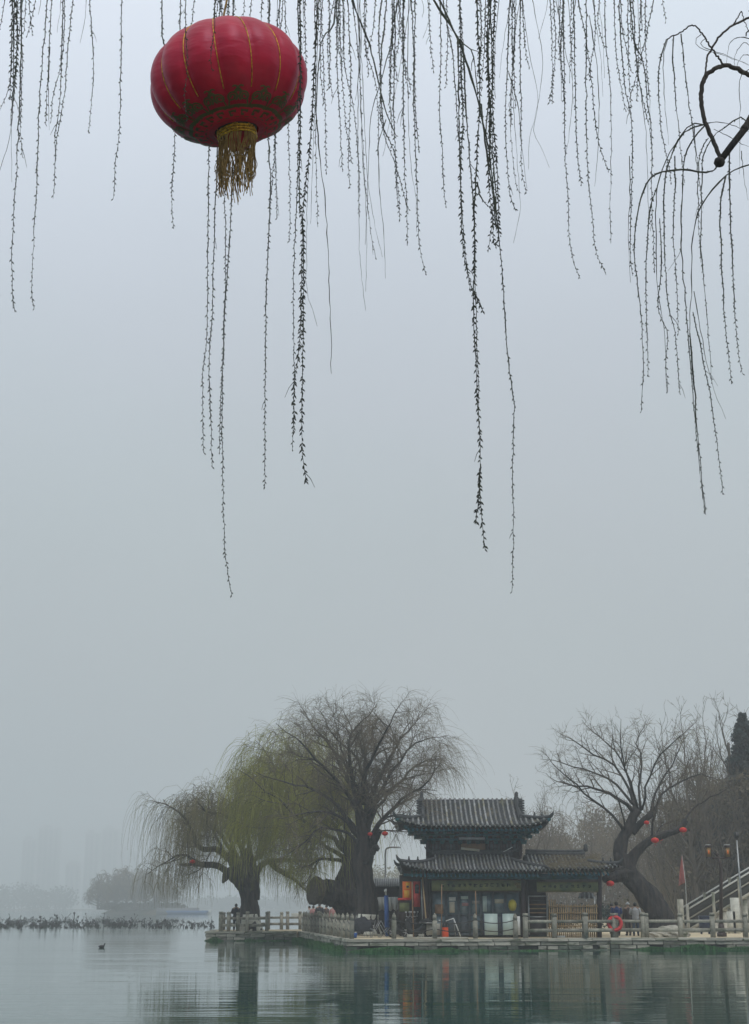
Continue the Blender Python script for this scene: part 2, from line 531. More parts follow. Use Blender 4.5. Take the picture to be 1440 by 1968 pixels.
def xy(px, D, z=QZ):
    g = G(px, D, z); return (g.x, g.y)
A0, A1, A2, A3, A4 = xy(573, 97), xy(667, 72), xy(1092, 73.7), xy(1172, 75.2), xy(1490, 75.4)
PL0, PL1 = xy(395, 95.5), xy(571, 95.8)
PB0, PB1 = xy(414, 104), xy(620, 106)
deck = [(A1[0] + .25, A1[1] + .25), (A2[0], A2[1] + .22), (A3[0], A3[1] + .22), (A4[0], A4[1] + .22), (60, 76), (75, 300), xy(560, 420),
        xy(640, 240), xy(628, 130), (PB1[0] - .1, PB1[1] - .2), (PB0[0] + .2, PB0[1] - .2), (PL0[0] + .22, PL0[1] + .22), (PL1[0] - .1, PL1[1] + .2), (A0[0] + .25, A0[1] + .1)]
d = MB(); d.slab(deck, -.8, QZ - .012)
structure(d.build('promenade_ground', M['paving']))

# stone blocks shared by all the quay walls
def block_mesh(name, seed, mat, rough=.03):
    import bmesh
    bm = bmesh.new()
    bmesh.ops.create_cube(bm, size=1.0)
    bmesh.ops.bevel(bm, geom=bm.edges[:], offset=.045, segments=1, affect='EDGES')
    r = random.Random(seed)
    for v in bm.verts:
        v.co += Vector((r.uniform(-rough, rough), r.uniform(-rough, rough), r.uniform(-rough, rough)))
    me = bpy.data.meshes.new(name); bm.to_mesh(me); bm.free()
    me.materials.append(mat)
    return me
BLK = [block_mesh('stone_block', i, M['stone'], .03) for i in range(3)]
BLKW = [block_mesh('wet_stone_block', i + 9, M['wetstone'], .05) for i in range(3)]

def piece(name, me, parent, c, s, rz=0.0, rx=0.0, ry=0.0):
    o = bpy.data.objects.new(name, me)
    COL.objects.link(o)
    o.parent = parent
    o.location = Vector(c) - ORI[parent.name]
    o.scale = s
    o.rotation_euler = (rx, ry, rz)
    return o

def quay(name, lines, seed):
    r = random.Random(seed)
    q = bpy.data.objects.new(name, None); COL.objects.link(q)
    q.location = (lines[0][0][0], lines[0][0][1], 0); ORI[q.name] = Vector(q.location)
    structure(q)
    back = MB()
    for (a, b_) in lines:
        a = Vector((*a, 0)); b_ = Vector((*b_, 0))
        d_ = (b_ - a); L = d_.length; d_.normalize()
        n = Vector((-d_.y, d_.x, 0))         # inward (left of the walking direction)
        rz = math.atan2(d_.y, d_.x)
        back.box(tuple((a + b_) / 2 + n * .37 + Vector((0, 0, -.12))), (L - .1, .44, 1.27), rz=rz)
        for (nm, z0, z1, lo, hi, out, dep, gap, meshes, skip) in (
                ('coping_stone', .435, .58, .9, 1.55, .06, .46, .012, BLK, 0),
                ('wall_stone', .245, .425, .55, 1.2, 0, .3, .03, BLK, 0.0),
                ('base_stone', .06, .235, .35, 1.0, -.02, .3, .05, BLK + BLKW + BLKW[:2], .12),
                ('base_stone', -.25, .05, .6, 1.4, .02, .3, .05, BLKW, .0)):
            t = 0
            while t < L - .05:
                l = min(r.uniform(lo, hi), L - t)
                if L - t - l < .25: l = L - t
                if r.random() >= skip:
                    c = a + d_ * (t + l / 2) + n * (dep / 2 - out + r.uniform(-.02, .02))
                    c.z = (z0 + z1) / 2 + r.uniform(-.006, .006)
                    piece(nm, r.choice(meshes), q, c, (l - gap, dep, z1 - z0 - gap * .4), rz)
                t += l
    back.build('quay_core', M['joint'], q)
    return q
quay('front_quay', [(A0, A1), (A1, A2), (A2, A3), (A3, A4)], 3)
quay('pier_quay', [(PB0, PL0), (PL0, PL1)], 5)

# rising ground on the right
def hill_h(x, y):
    px = 720 + 2901 * x / y
    sx = min(1, max(0, (px - 1285) / 420)); sx = sx * sx * (3 - 2 * sx)
    sy = min(1, max(0, (y - 90) / 55)); sy = sy * sy * (3 - 2 * sy)
    return QZ - .05 + 13 * sx * sy + .25 * math.sin(x * .6) * math.cos(y * .3) * sx * sy
h = MB()
hx_ = np.linspace(12, 110, 50); hy_ = np.linspace(88.5, 290, 44)
h.add([(x, y, hill_h(x, y) - (.0 if 0 < i < 49 else .0)) for y in hy_ for i, x in enumerate(hx_)],
      [(j * 50 + i, j * 50 + i + 1, (j + 1) * 50 + i + 1, (j + 1) * 50 + i) for j in range(43) for i in range(49)])
structure(h.build('hillside_ground', M['earth'], smooth=True))

# island and far shore
isl = MB()
def mound(mb, x0, x1, y, dy, hgt, n=40, seed=1):
    r = random.Random(seed)
    rows = []
    for j, (fy, fz) in enumerate(((-1, -.3), (-.8, .7), (-.3, 1.0), (.4, 1.0), (1, -.3))):
        row = []
        for i in range(n):
            t = i / (n - 1); e = min(1, 6 * t, 6 * (1 - t))
            row.append((x0 + (x1 - x0) * t, y + dy * fy * (.4 + .6 * e), fz * hgt * e * r.uniform(.85, 1.1) - (0 if fz > 0 else .1)))
        rows.append(row)
    mb.add([q for row in rows for q in row],
           [(j * n + i, j * n + i + 1, (j + 1) * n + i + 1, (j + 1) * n + i) for j in range(4) for i in range(n - 1)])
ID = 540
def X(px, D, z=2.0): return G(px, D, z).x
mound(isl, X(190, ID), X(345, ID), ID + 8, 12, 1.9, 46, 3)
structure(isl.build('island_ground', M['earth'], smooth=True))
fs = MB()
mound(fs, X(-500, 1290), X(1900, 1290), 1315, 25, 1.2, 160, 4)
structure(fs.build('far_shore_ground', M['earth'], smooth=True))

# far wood along the opposite shore: one mass of leaf clumps
def leaf_cloud(mb, centres, per, size, rs):
    """little tilted quads scattered in ellipsoids: centres = (x, y, z, rx, ry, rz)"""
    for (x, y, z, rx, ry, rz) in centres:
        u = rs.randn(per, 3); u /= np.linalg.norm(u, axis=1)[:, None]
        u *= rs.rand(per, 1) ** (1 / 2.2)
        c = np.array([x, y, z]) + u * np.array([rx, ry, rz])
        a = rs.randn(per, 3); a /= np.linalg.norm(a, axis=1)[:, None]
        b_ = np.cross(a, rs.randn(per, 3)); b_ /= np.linalg.norm(b_, axis=1)[:, None]
        s = size * rs.uniform(.6, 1.3, (per, 1))
        v = np.stack([c - a * s, c + b_ * s * .7, c + a * s, c - b_ * s * .7], 1).reshape(-1, 3)
        mb.add(v, np.arange(per * 4).reshape(-1, 4))
rs = np.random.RandomState(5)
fw = MB()
cs = []
for i in range(150):
    px = rs.uniform(-150, 1500)
    hgt = rs.uniform(9, 17) * (1.45 if px < 230 else .8)
    D = rs.uniform(1290, 1350)
    cs.append((X(px, D), D, hgt * .5, rs.uniform(10, 20), 9, hgt * .55))
leaf_cloud(fw, cs, 260, 1.3, rs)
o = fw.build('far_wood', M['farleaf']); tag(o, 'faint wood along the far shore of the lake, lost in haze', 'wood', kind='stuff')

# ------------------------------------------------------------------ hazy towers
def tower(px0, px1, ytop, D, label, floors=26, step=None, dome=False):
    x0, x1 = X(px0, D), X(px1, D)
    zt = Z(ytop, D)
    t = thing('apartment_tower', label, 'tower', ((x0 + x1) / 2, D, 0), 'towers on the far shore')
    m = MB(); dep = (x1 - x0) * .6
    m.box(((x0 + x1) / 2, D + dep / 2, zt / 2), (x1 - x0, dep, zt))
    if dome:
        m.lathe([((x1 - x0) * .5 * math.cos(a), zt + (x1 - x0) * .3 * math.sin(a)) for a in np.linspace(0, 1.5, 7)], ((x0 + x1) / 2, D + dep / 2, 0), 16)
    m.build('tower_body', M['tower'], t)
    p = MB(); p.box(((x0 + x1) / 2 - (x1 - x0) * .15, D + dep / 2, zt + 2), ((x1 - x0) * .35, dep * .6, 4.2)); p.build('roof_house', M['tower'], t)
    w_ = MB()
    n = max(3, int((x1 - x0) / 7))
    for i in range(n):
        cx = x0 + (x1 - x0) * (i + .5) / n
        w_.box((cx, D - .4, zt * .5), ((x1 - x0) / n * .5, .9, zt * .94))
    w_.build('balcony_stack', M['frame'], t)
    return t
tower(36, 62, 1612, 2050, 'left and narrower of the two faint slabs at the far left, haze washed')
tower(66, 106, 1590, 2090, 'stepped faint tower slab second from left edge, rising in haze')
tower(157, 186, 1600, 2060, 'faint tower behind the gap left of the island, flat topped')
tower(190, 222, 1592, 2100, 'tallest faint tower just above the island trees, haze washed')
tower(226, 262, 1635, 2120, 'low faint tower block right above the island crown')
tower(122, 150, 1662, 2000, 'low faint domed block between the two groups of towers', dome=True)

# ------------------------------------------------------------------ haze
hz = MB(); hz.box((0, 1110, 74.0), (3000, 2340, 150.0))
hm = bpy.data.materials.new('haze_air'); hm.use_nodes = True
hn, hl = hm.node_tree.nodes, hm.node_tree.links
hn.remove(hn['Principled BSDF'])
pv = hn.new('ShaderNodeVolumePrincipled')
pv.inputs['Color'].default_value = (.915, .935, .975, 1)
pv.inputs['Density'].default_value = 0.00135
pv.inputs['Anisotropy'].default_value = 0.2
hl.new(pv.outputs[0], hn['Material Output'].inputs['Volume'])
hz.build('haze', hm)['kind'] = 'stuff'
# ------------------------------------------------------------------ trees
class Grower:
    """collects polylines per level, then turns them into tubes"""
    def __init__(self, seed, prm):
        self.r = np.random.RandomState(seed)
        self.p = prm
        self.lines = {}
        self.st = []            # strands: (pos, dir, length, radius)
    def add(self, key, pts, rad):
        self.lines.setdefault((key, len(pts)), []).append((pts, rad))
    def rnd(self):
        v = self.r.randn(3); return v / np.linalg.norm(v)
    def branch(self, p, d, L, r, lvl):
        P_ = self.p
        n = 7 if lvl < 3 else 5
        up = P_['up'][lvl]; wob = P_['wob'][lvl]
        pts = [np.array(p, float)]
        d = np.array(d, float)
        bend = self.rnd() * wob * .7
        for i in range(n - 1):
            d = d + self.rnd() * wob + bend * (.5 if i % 2 else -.2) + np.array([0, 0, up])
            d /= np.linalg.norm(d)
            pts.append(pts[-1] + d * L / (n - 1))
        pts = np.array(pts)
        self.add(lvl, pts, np.linspace(r, max(r * .35, P_['rmin']), n))
        self.kids(pts, r, r * .35, L, lvl)
    def kids(self, pts, r0, r1, L, lvl, start=.2):
        P_ = self.p
        n = len(pts)
        if lvl < P_['max']:
            cnt = max(1, int(L * P_['dens'][lvl] * self.r.uniform(.8, 1.2)))
            for c in range(cnt):
                t = start + (1 - start) * (c + self.r.rand()) / cnt
                i = min(int(t * (n - 1)), n - 2); f = t * (n - 1) - i
                pos = pts[i] * (1 - f) + pts[i + 1] * f
                ax = pts[i + 1] - pts[i]; ax /= np.linalg.norm(ax) + 1e-9
                side = np.cross(ax, self.rnd()); side /= np.linalg.norm(side) + 1e-9
                sp = P_['spread'][lvl]
                d = ax * (1 - sp) + side * sp + np.array([0, 0, P_['bias'][lvl]])
                d /= np.linalg.norm(d)
                Lc = P_['len'][lvl] * self.r.uniform(.6, 1.25) * (1.0 - .35 * t)
                rr = (r0 + (r1 - r0) * t) * .6
                self.branch(pos, d, Lc, max(min(rr, P_['rad'][lvl]), P_['rmin']), lvl + 1)
        if lvl >= P_['slvl']:
            cnt = self.r.poisson(L * P_['sdens'])
            for c in range(cnt):
                t = self.r.rand()
                i = min(int(t * (n - 1)), n - 2); f = t * (n - 1) - i
                pos = pts[i] * (1 - f) + pts[i + 1] * f
                ax = pts[i + 1] - pts[i]; ax /= np.linalg.norm(ax) + 1e-9
                self.st.append((pos, ax * .8 + self.rnd() * .5, self.r.uniform(*P_['slen'])))
    def strands(self, zmin, rad, grav, env=None):
        if not self.st: return None
        pos = np.array([s[0] for s in self.st]); d = np.array([s[1] for s in self.st]); L = np.array([s[2] for s in self.st])
        if env is not None: L = L * env(pos)
        floor = zmin + self.r.rand(len(L)) ** 1.5 * 1.2
        L = np.minimum(L, np.maximum(.15, (pos[:, 2] - floor)) * 1.02)
        N = 7
        pts = np.zeros((len(L), N, 3)); pts[:, 0] = pos
        d /= np.linalg.norm(d, axis=1)[:, None]
        sl = L / (N - 1)
        gg = grav * np.minimum(1.5, sl / .25)
        for k in range(1, N):
            d = d + self.r.randn(len(L), 3) * .12
            d[:, 2] -= gg
            d /= np.linalg.norm(d, axis=1)[:, None]
            pts[:, k] = pts[:, k - 1] + d * sl[:, None]
        rr = rad * (np.linspace(1, .45, N)[None] * self.r.uniform(.7, 1.3, (len(L), 1)))
        return pts, rr
    def wood(self, mb, lo, hi, sides):
        for (lvl, n), ls in sorted(self.lines.items()):
            if lo <= lvl <= hi:
                batch_tubes(mb, np.array([l[0] for l in ls]), np.array([l[1] for l in ls]), sides)

def zmask(pts, y=None): return pts

def px_limb(path, D0, dD):
    """path of (px, py[, extra depth]) -> world points, depth drifting by dD towards the tip"""
    n = len(path); out = []
    for i, q in enumerate(path):
        out.append(P(q[0], q[1], D0 + dD * (i / max(1, n - 1)) ** .8))
    return out

def build_tree(name, label, cat, base, trunks, limbs, prm, seed, twig='twig', group=None, zmin=1.0, srad=.008, grav=.35, env=None, barkmat='bark', lime=None, extra=None, sides=3):
    t = thing(name, label, cat, tuple(base), group)
    g = Grower(seed, prm)
    m = MB()
    for k, (pts, rad) in enumerate(trunks):
        sp = smooth_path(pts, 22)
        rr = np.interp(np.linspace(0, 1, 22), np.linspace(0, 1, len(rad)), rad)
        m.tube(sp, rr, 28, wob=.16, seed=seed + k)
    if extra: extra(m)
    m.build('trunk', M[barkmat], t, smooth=True)
    for k, (pts, r0, r1) in enumerate(limbs):
        L = sum((pts[i + 1] - pts[i]).length for i in range(len(pts) - 1))
        n = max(8, int(L / .55))
        sp = smooth_path(pts, n)
        # natural kinks
        jit = g.r.randn(n, 3) * .05 * min(1, L / 5); jit[0] = 0
        sp = sp + jit
        lm = MB(); lm.tube(sp, r0 + (r1 - r0) * np.linspace(0, 1, n) ** .8, 8, wob=.1, seed=seed * 7 + k)
        lm.build('limb', M[barkmat], t, smooth=True)
        g.kids(sp, r0, r1, L, 0, start=prm.get('start', .3))
        # a leader at the tip
        ax = sp[-1] - sp[-2]; ax /= np.linalg.norm(ax)
        g.branch(sp[-1], ax, prm['len'][0] * .8, r1, 1)
    c = MB(); g.wood(c, 0, 2, 4); g.wood(c, 3, 9, 3)
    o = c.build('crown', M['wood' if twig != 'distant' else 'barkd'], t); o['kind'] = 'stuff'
    s = g.strands(zmin, srad, grav, env)
    if s is not None:
        c = MB(); batch_tubes(c, s[0], s[1], sides)
        o = c.build('drooping_twigs', M[twig if twig != 'distant' else 'rimtwig'], t); o['kind'] = 'stuff'
    if lime:
        lm = MB(); pts, rad = lime
        lm.tube(smooth_path(pts, 8), np.interp(np.linspace(0, 1, 8), np.linspace(0, 1, len(rad)), rad), 14, wob=.12, seed=seed)
        lm.build('lime_washed_base', M['lime'], t, smooth=True)
    return t

# --- the big willow beside the pavilion -------------------------------------------------
D = 81
prm_big = dict(max=3, up=[0, .03, .02, -.02], wob=[.1, .20, .24, .28], dens=[1.9, 2.9, 3.4], spread=[.62, .6, .6], bias=[.22, .12, .0],
               len=[2.0, 1.1, .75], rad=[.055, .026, .013], rmin=.0065, slvl=2, sdens=6.0, slen=(.4, 1.5), start=.22)
limbs = [
    (px_limb([(700, 1625), (690, 1560), (678, 1500), (670, 1440), (678, 1405), (690, 1392)], D, -1.5), .22, .04),
    (px_limb([(702, 1610), (706, 1560), (700, 1500), (680, 1450), (652, 1425), (632, 1402)], D, 2.0), .16, .035),
    (px_limb([(706, 1600), (716, 1570), (730, 1520), (765, 1470), (795, 1435), (815, 1424)], D, 1.5), .17, .035),
    (px_limb([(708, 1615), (722, 1590), (760, 1550), (790, 1520), (808, 1512), (822, 1500)], D, -2.5), .15, .04),
    (px_limb([(694, 1620), (664, 1565), (630, 1533), (590, 1512), (545, 1500)], D, 2.5), .15, .04),
    (px_limb([(692, 1600), (676, 1540), (640, 1490), (606, 1456), (578, 1425)], D, -2.5), .17, .04),
    (px_limb([(700, 1545), (698, 1500), (722, 1440), (738, 1408), (750, 1388)], D, -3), .15, .04),
    (px_limb([(704, 1590), (715, 1530), (748, 1460), (776, 1412), (790, 1398)], D, 3), .16, .04),
    (px_limb([(712, 1625), (733, 1580), (756, 1566), (785, 1568)], D, -3), .10, .03),
    (px_limb([(686, 1530), (660, 1480), (630, 1425), (602, 1400)], D, 4), .12, .04),
    (px_limb([(700, 1500), (702, 1450), (715, 1418), (718, 1394)], D, 3.5), .11, .04),
    (px_limb([(716, 1565), (760, 1510), (796, 1475), (818, 1462)], D, 3.5), .11, .04),
    (px_limb([(690, 1625), (665, 1600), (635, 1592), (600, 1600), (580, 1625)], D, 3), .10, .03),
    (px_limb([(690, 1610), (660, 1575), (620, 1558), (585, 1562)], D, -2), .11, .03),
    (px_limb([(698, 1580), (690, 1530), (660, 1450), (648, 1400)], D, 1), .12, .03),
    (px_limb([(706, 1575), (735, 1530), (770, 1500), (815, 1488)], D, 2), .10, .03),
]
tr = [([P(703, 1795, D), P(703, 1770, D), P(706, 1730, D), P(700, 1690, D), P(694, 1650, D), P(699, 1615, D), P(692, 1585, D)],
       [.86, .60, .49, .47, .46, .42, .26])]
tr.append(([P(700, 1660, D), P(712, 1632, D), P(722, 1612, D - .4), P(730, 1596, D - .7)], [.42, .25, .18, .14]))
tr.append(([P(716, 1640, D - .3), P(722, 1628, D - .6), P(726, 1632, D - .9)], [.16, .14, .12]))
def env_r(pos):   # longer curtains on the outer right edge
    px = 720 + 2901 * pos[:, 0] / pos[:, 1]
    return 1 + 1.1 * np.clip((px - 810) / 40, 0, 1) + .5 * np.clip((600 - px) / 60, 0, 1)
build_tree('willow_tree', 'tallest bare willow with a thick dark trunk and lime washed foot left of the pavilion', 'tree', G(703, D, QZ), tr, limbs,
           prm_big, 11, twig='rimtwig', zmin=2.2, srad=.0068, grav=.22, env=env_r,
           lime=([P(703, 1797, D - .03), P(704, 1780, D - .03), P(705, 1757, D - .03)], [.89, .67, .61]))

# --- the old willow with the sawn-off limb behind it --------------------------------------
D = 89
prm_mid = dict(max=3, up=[0, .0, -.03, -.05], wob=[.1, .20, .24, .28], dens=[1.7, 2.5, 2.6], spread=[.6, .6, .6], bias=[.18, .06, .0],
               len=[2.6, 1.5, .9], rad=[.055, .026, .014], rmin=.007, slvl=2, sdens=5.2, slen=(1.4, 5.0), start=.22)
limbs = [
    (px_limb([(672, 1640), (650, 1600), (615, 1560), (580, 1520), (550, 1498), (530, 1474)], D, 1.5), .2, .04),
    (px_limb([(668, 1640), (640, 1610), (600, 1590), (560, 1560), (525, 1530), (500, 1515)], D, -2), .18, .04),
    (px_limb([(672, 1620), (655, 1560), (625, 1510), (592, 1475), (566, 1445)], D, 3), .17, .04),
    (px_limb([(665, 1650), (630, 1625), (590, 1612), (550, 1600), (515, 1590)], D, 1), .14, .03),
    (px_limb([(672, 1610), (664, 1560), (650, 1520), (640, 1480)], D, -3), .15, .04),
    (px_limb([(660, 1655), (625, 1650), (600, 1660)], D, -1.5), .13, .05),
    (px_limb([(655, 1585), (610, 1530), (565, 1490), (520, 1470)], D, 3.5), .14, .04),
]
tr = [([P(672, 1783, D), P(668, 1750, D), P(664, 1715, D), P(668, 1680, D), P(674, 1640, D), P(672, 1605, D)], [.80, .66, .78, .50, .40, .28]),
      ([P(676, 1735, D), P(655, 1722, D - .3), P(635, 1716, D - .6), P(618, 1714, D - 1.0), P(613, 1713, D - 1.1)], [.95, .82, .72, .70, .62]),
      ([P(690, 1700, D), P(680, 1660, D), P(680, 1630, D)], [.45, .38, .3])]
t_old = build_tree('willow_tree', 'green tinged old willow with a sawn off limb, second willow left of the pavilion', 'tree', G(672, D, QZ), tr, limbs,
           prm_mid, 12, twig='greentwig', zmin=2.6, srad=.010, grav=.45)
m = MB()
c0 = P(613, 1713, D - 1.1); c1 = P(603.5, 1711, D - 1.3)
m.tube([c0, c0 + (c1 - c0) * .5, c1, c1 + (c1 - c0) * .25], [.74, .82, .80, .66], 20, wob=.05, seed=4)
m.build('sawn_limb_end', M['cutwood'], t_old, smooth=True)

# --- the willow on the pier --------------------------------------------------------------
D = 97.5
prm_left = dict(max=3, up=[0, .03, .0, -.04], wob=[.12, .26, .28, .3], dens=[2.3, 3.3, 3.2], spread=[.62, .6, .6], bias=[.25, .08, .0],
                len=[2.0, 1.15, .75], rad=[.05, .026, .014], rmin=.007, slvl=2, sdens=3.3, slen=(.7, 3.0), start=.25)
limbs = [
    (px_limb([(440, 1652), (425, 1638), (405, 1632), (377, 1626), (371, 1600), (356, 1572), (342, 1556), (332, 1550)], D, -1.5), .26, .05),
    (px_limb([(444, 1682), (418, 1664), (390, 1662)], D, -1), .24, .19),
    (px_limb([(385, 1661), (362, 1646), (345, 1643), (332, 1648), (322, 1656)], D - 1, -1), .13, .04),
    (px_limb([(452, 1655), (440, 1600), (428, 1575), (408, 1548)], D, 2), .2, .04),
    (px_limb([(470, 1655), (458, 1590), (452, 1570), (440, 1535)], D, -2), .2, .04),
    (px_limb([(482, 1655), (476, 1590), (488, 1560), (484, 1518)], D, 2.5), .19, .04),
    (px_limb([(486, 1690), (505, 1660), (535, 1655), (580, 1655)], D, 1), .26, .10),
    (px_limb([(520, 1657), (535, 1672), (553, 1682)], D, -1), .2, .14),
    (px_limb([(484, 1660), (510, 1620), (540, 1585), (556, 1555)], D, -2), .17, .04),
    (px_limb([(445, 1635), (415, 1590), (378, 1570), (356, 1560)], D, 3), .16, .04),
    (px_limb([(466, 1650), (470, 1580), (464, 1555), (468, 1512)], D, 0), .15, .035),
    (px_limb([(430, 1640), (410, 1600), (402, 1580), (378, 1566)], D, .5), .12, .03),
    (px_limb([(500, 1650), (515, 1600), (508, 1560), (506, 1515)], D, 1), .14, .035),
    (px_limb([(495, 1640), (520, 1560), (528, 1530), (520, 1495)], D, 3.5), .16, .04),
    (px_limb([(455, 1620), (440, 1570), (402, 1562), (386, 1548)], D, -3.5), .14, .04),
]
tr = [([P(484, 1790, D), P(482, 1765, D), P(480, 1730, D), P(474, 1700, D), P(464, 1675, D), P(452, 1655, D), P(446, 1635, D)],
       [.78, .61, .56, .54, .54, .44, .30]),
      ([P(486, 1730, D), P(486, 1690, D), P(478, 1650, D), P(476, 1630, D)], [.42, .45, .40, .26]),
      ([P(470, 1700, D), P(450, 1682, D - .2), P(438, 1680, D - .4), P(432, 1690, D - .6), P(428, 1697, D - .7)], [.5, .45, .42, .26, .06])]
def env_g(pos):
    px = 720 + 2901 * pos[:, 0] / pos[:, 1]
    return 1 + 0.9 * np.clip((400 - px) / 60, 0, 1)
build_tree('willow_tree', 'gnarled willow on the pier with long curtains of twigs over the lake', 'tree', G(484, D, QZ), tr, limbs,
           prm_left, 13, twig='twig', zmin=1.9, srad=.0085, grav=.6, env=env_g,
           lime=([P(484, 1792, D - .03), P(482.5, 1775, D - .03), P(482, 1757, D - .03)], [.81, .69, .62]))

# --- the leaning willow right of the pavilion ---------------------------------------------
D = 78.5
prm_right = dict(max=3, up=[0, .035, .03, .0], wob=[.08, .17, .26, .3], dens=[1.9, 3.0, 3.2], spread=[.5, .55, .6], bias=[.2, .08, .0],
                 len=[1.45, .85, .55], rad=[.035, .017, .010], rmin=.0055, slvl=2, sdens=4.5, slen=(.25, .9), start=.35)
N1 = (1216, 1560)
limbs = [
    (px_limb([(1218, 1562), (1198, 1540), (1165, 1522), (1128, 1512), (1085, 1508)], D, -1), .12, .03),
    (px_limb([(1222, 1560), (1205, 1505), (1170, 1462), (1130, 1445), (1104, 1420)], D, 1.5), .09, .03),
    (px_limb([(1224, 1560), (1205, 1490), (1178, 1440), (1156, 1422), (1144, 1408)], D, 2.5), .08, .025),
    (px_limb([(1228, 1562), (1212, 1500), (1192, 1452), (1193, 1420)], D, -2), .08, .025),
    (px_limb([(1232, 1558), (1230, 1500), (1232, 1450), (1224, 1430), (1229, 1410)], D, 1), .08, .025),
    (px_limb([(1234, 1556), (1244, 1500), (1270, 1450), (1308, 1418)], D, -2), .07, .025),
    (px_limb([(1252, 1562), (1262, 1520), (1290, 1470), (1306, 1438)], D, 1.5), .08, .025),
    (px_limb([(1254, 1562), (1268, 1530), (1300, 1508), (1345, 1492), (1368, 1494)], D, 2), .08, .025),
    (px_limb([(1203, 1605), (1185, 1575), (1150, 1545), (1110, 1512), (1075, 1478)], D, -1), .09, .025),
    (px_limb([(1204, 1605), (1196, 1560), (1186, 1530)], D, -1.5), .06, .025),
    (px_limb([(1316, 1580), (1325, 1562), (1350, 1540), (1395, 1518)], D, 1), .07, .025),
    (px_limb([(1252, 1612), (1255, 1580), (1262, 1555)], D, -.5), .07, .05),
    (px_limb([(1260, 1608), (1270, 1590), (1305, 1572)], D, 1.5), .05, .02),
    (px_limb([(1216, 1545), (1175, 1500), (1130, 1480), (1080, 1462)], D, 2), .08, .025),
]
tr = [([P(1273, 1800, D), P(1270, 1762, D), P(1256, 1738, D), P(1236, 1712, D), P(1216, 1690, D), P(1202, 1672, D), P(1194, 1655, D), P(1194, 1640, D)],
       [.72, .60, .62, .58, .50, .46, .42, .36]),
      ([P(1202, 1672, D), P(1193, 1640, D), P(1198, 1612, D), P(1210, 1590, D), P(1220, 1565, D), P(1226, 1556, D)], [.46, .36, .32, .28, .24, .26]),
      ([P(1206, 1680, D), P(1212, 1655, D), P(1228, 1632, D), P(1252, 1614, D), P(1280, 1603, D), P(1304, 1594, D), P(1315, 1582, D), P(1318, 1576, D)],
       [.40, .30, .25, .21, .18, .17, .16, .15]),
      ([P(1214, 1600, D), P(1235, 1578, D), P(1250, 1566, D), P(1256, 1556, D)], [.20, .16, .16, .17]),
      ([P(1214, 1682, D), P(1195, 1682, D - .3), P(1176, 1686, D - .6), P(1160, 1690, D - .8)], [.42, .34, .28, .16]),
      ([P(1200, 1668, D), P(1182, 1672, D - .4), P(1166, 1668, D - .7)], [.32, .24, .1])]
build_tree('willow_tree', 'pollarded willow leaning over the pavilion roof with red lanterns on its limbs', 'tree', G(1273, D, QZ), tr, limbs,
           prm_right, 14, twig='rimtwig', zmin=2.2, srad=.0065, grav=.1)

# --- bare trees, conifer and wood behind ---------------------------------------------------
def free_tree(name, label, cat, px, D, ztop, seed, kind='bare', group=None, spread=1.0, trunk_r=.22, z0=None, twig='distant', nl=12):
    base = Vector((0, D, 0)); base.x = (px - 720) / F * (D * CT + (ztop - CAMZ) * ST); base.z = (hill_h(base.x, D) if z0 is None else z0) - .2
    H = ztop - base.z
    r = np.random.RandomState(seed)
    lean = Vector((r.uniform(-.04, .04), 0, 1))
    top = base + lean * H * (.55 if kind != 'spire' else .8)
    mid = base + lean * H * .3 + Vector((r.uniform(-.1, .1), 0, 0))
    trunks = [([base, mid, top], [trunk_r, trunk_r * .8, trunk_r * .4])]
    limbs = []
    for i in range(nl):
        a = i * 2.4 + r.rand()
        f = .25 + .75 * (i / nl)
        st = base + (top - base) * min(1, f)
        if kind == 'spire':
            out = H * .16 * spread * (1.25 - f); up = H * .16
        elif kind == 'round':
            out = H * .38 * spread * (1.1 - .55 * f); up = H * (.2 + .22 * f)
        else:
            out = H * .22 * spread * (1.15 - .6 * f); up = H * (.28 + .14 * f)
        e = st + Vector((math.cos(a) * out, math.sin(a) * out, min(up, base.z + H * .93 - st.z)))
        m_ = st + (e - st) * .5 + Vector((math.cos(a) * out * .15, math.sin(a) * out * .15, -up * .08))
        limbs.append(([st, m_, e], trunk_r * .4, trunk_r * .1))
    k = H / 12
    weep = kind == 'round'
    prm = dict(max=3, up=[0, .06, .05, .02] if not weep else [0, .03, -.03, -.06], wob=[.1, .16, .2, .22], dens=[1.5 / k, 2.0 / k, 2.2 / k], spread=[.5, .5, .55], bias=[.25, .2, .1],
               len=[1.9 * k, 1.1 * k, .8 * k], rad=[.05, .03, .018], rmin=.010, slvl=2 if weep else 3, sdens=1.2 / k if not weep else 1.6 / k,
               slen=(.3, .8) if not weep else (1.0 * k, 2.6 * k), start=.3)
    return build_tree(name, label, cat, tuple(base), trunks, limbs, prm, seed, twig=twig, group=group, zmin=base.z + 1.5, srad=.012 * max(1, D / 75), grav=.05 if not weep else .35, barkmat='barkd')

GB = 'bare trees on the rise behind the promenade'
T1 = free_tree('bare_tree', 'tall slim bare tree standing right behind the leaning willow', 'tree', 1322, 100, Z(1368, 100), 21, 'bare', GB, .95, .26)
T2 = free_tree('bare_tree', 'highest bare treetop left of the dark conifer at right', 'tree', 1402, 112, Z(1348, 112), 22, 'spire', GB, .8, .24)
T3 = free_tree('bare_tree', 'broad hazy bare tree between the pavilion and the leaning willow', 'tree', 1130, 150, Z(1545, 150), 23, 'round', GB, 1.2, .2)
T4 = free_tree('willow_tree', 'weeping yellowish tree just left of the dark conifer', 'tree', 1378, 118, Z(1395, 118), 24, 'round', GB, .8, .3, twig='twig')

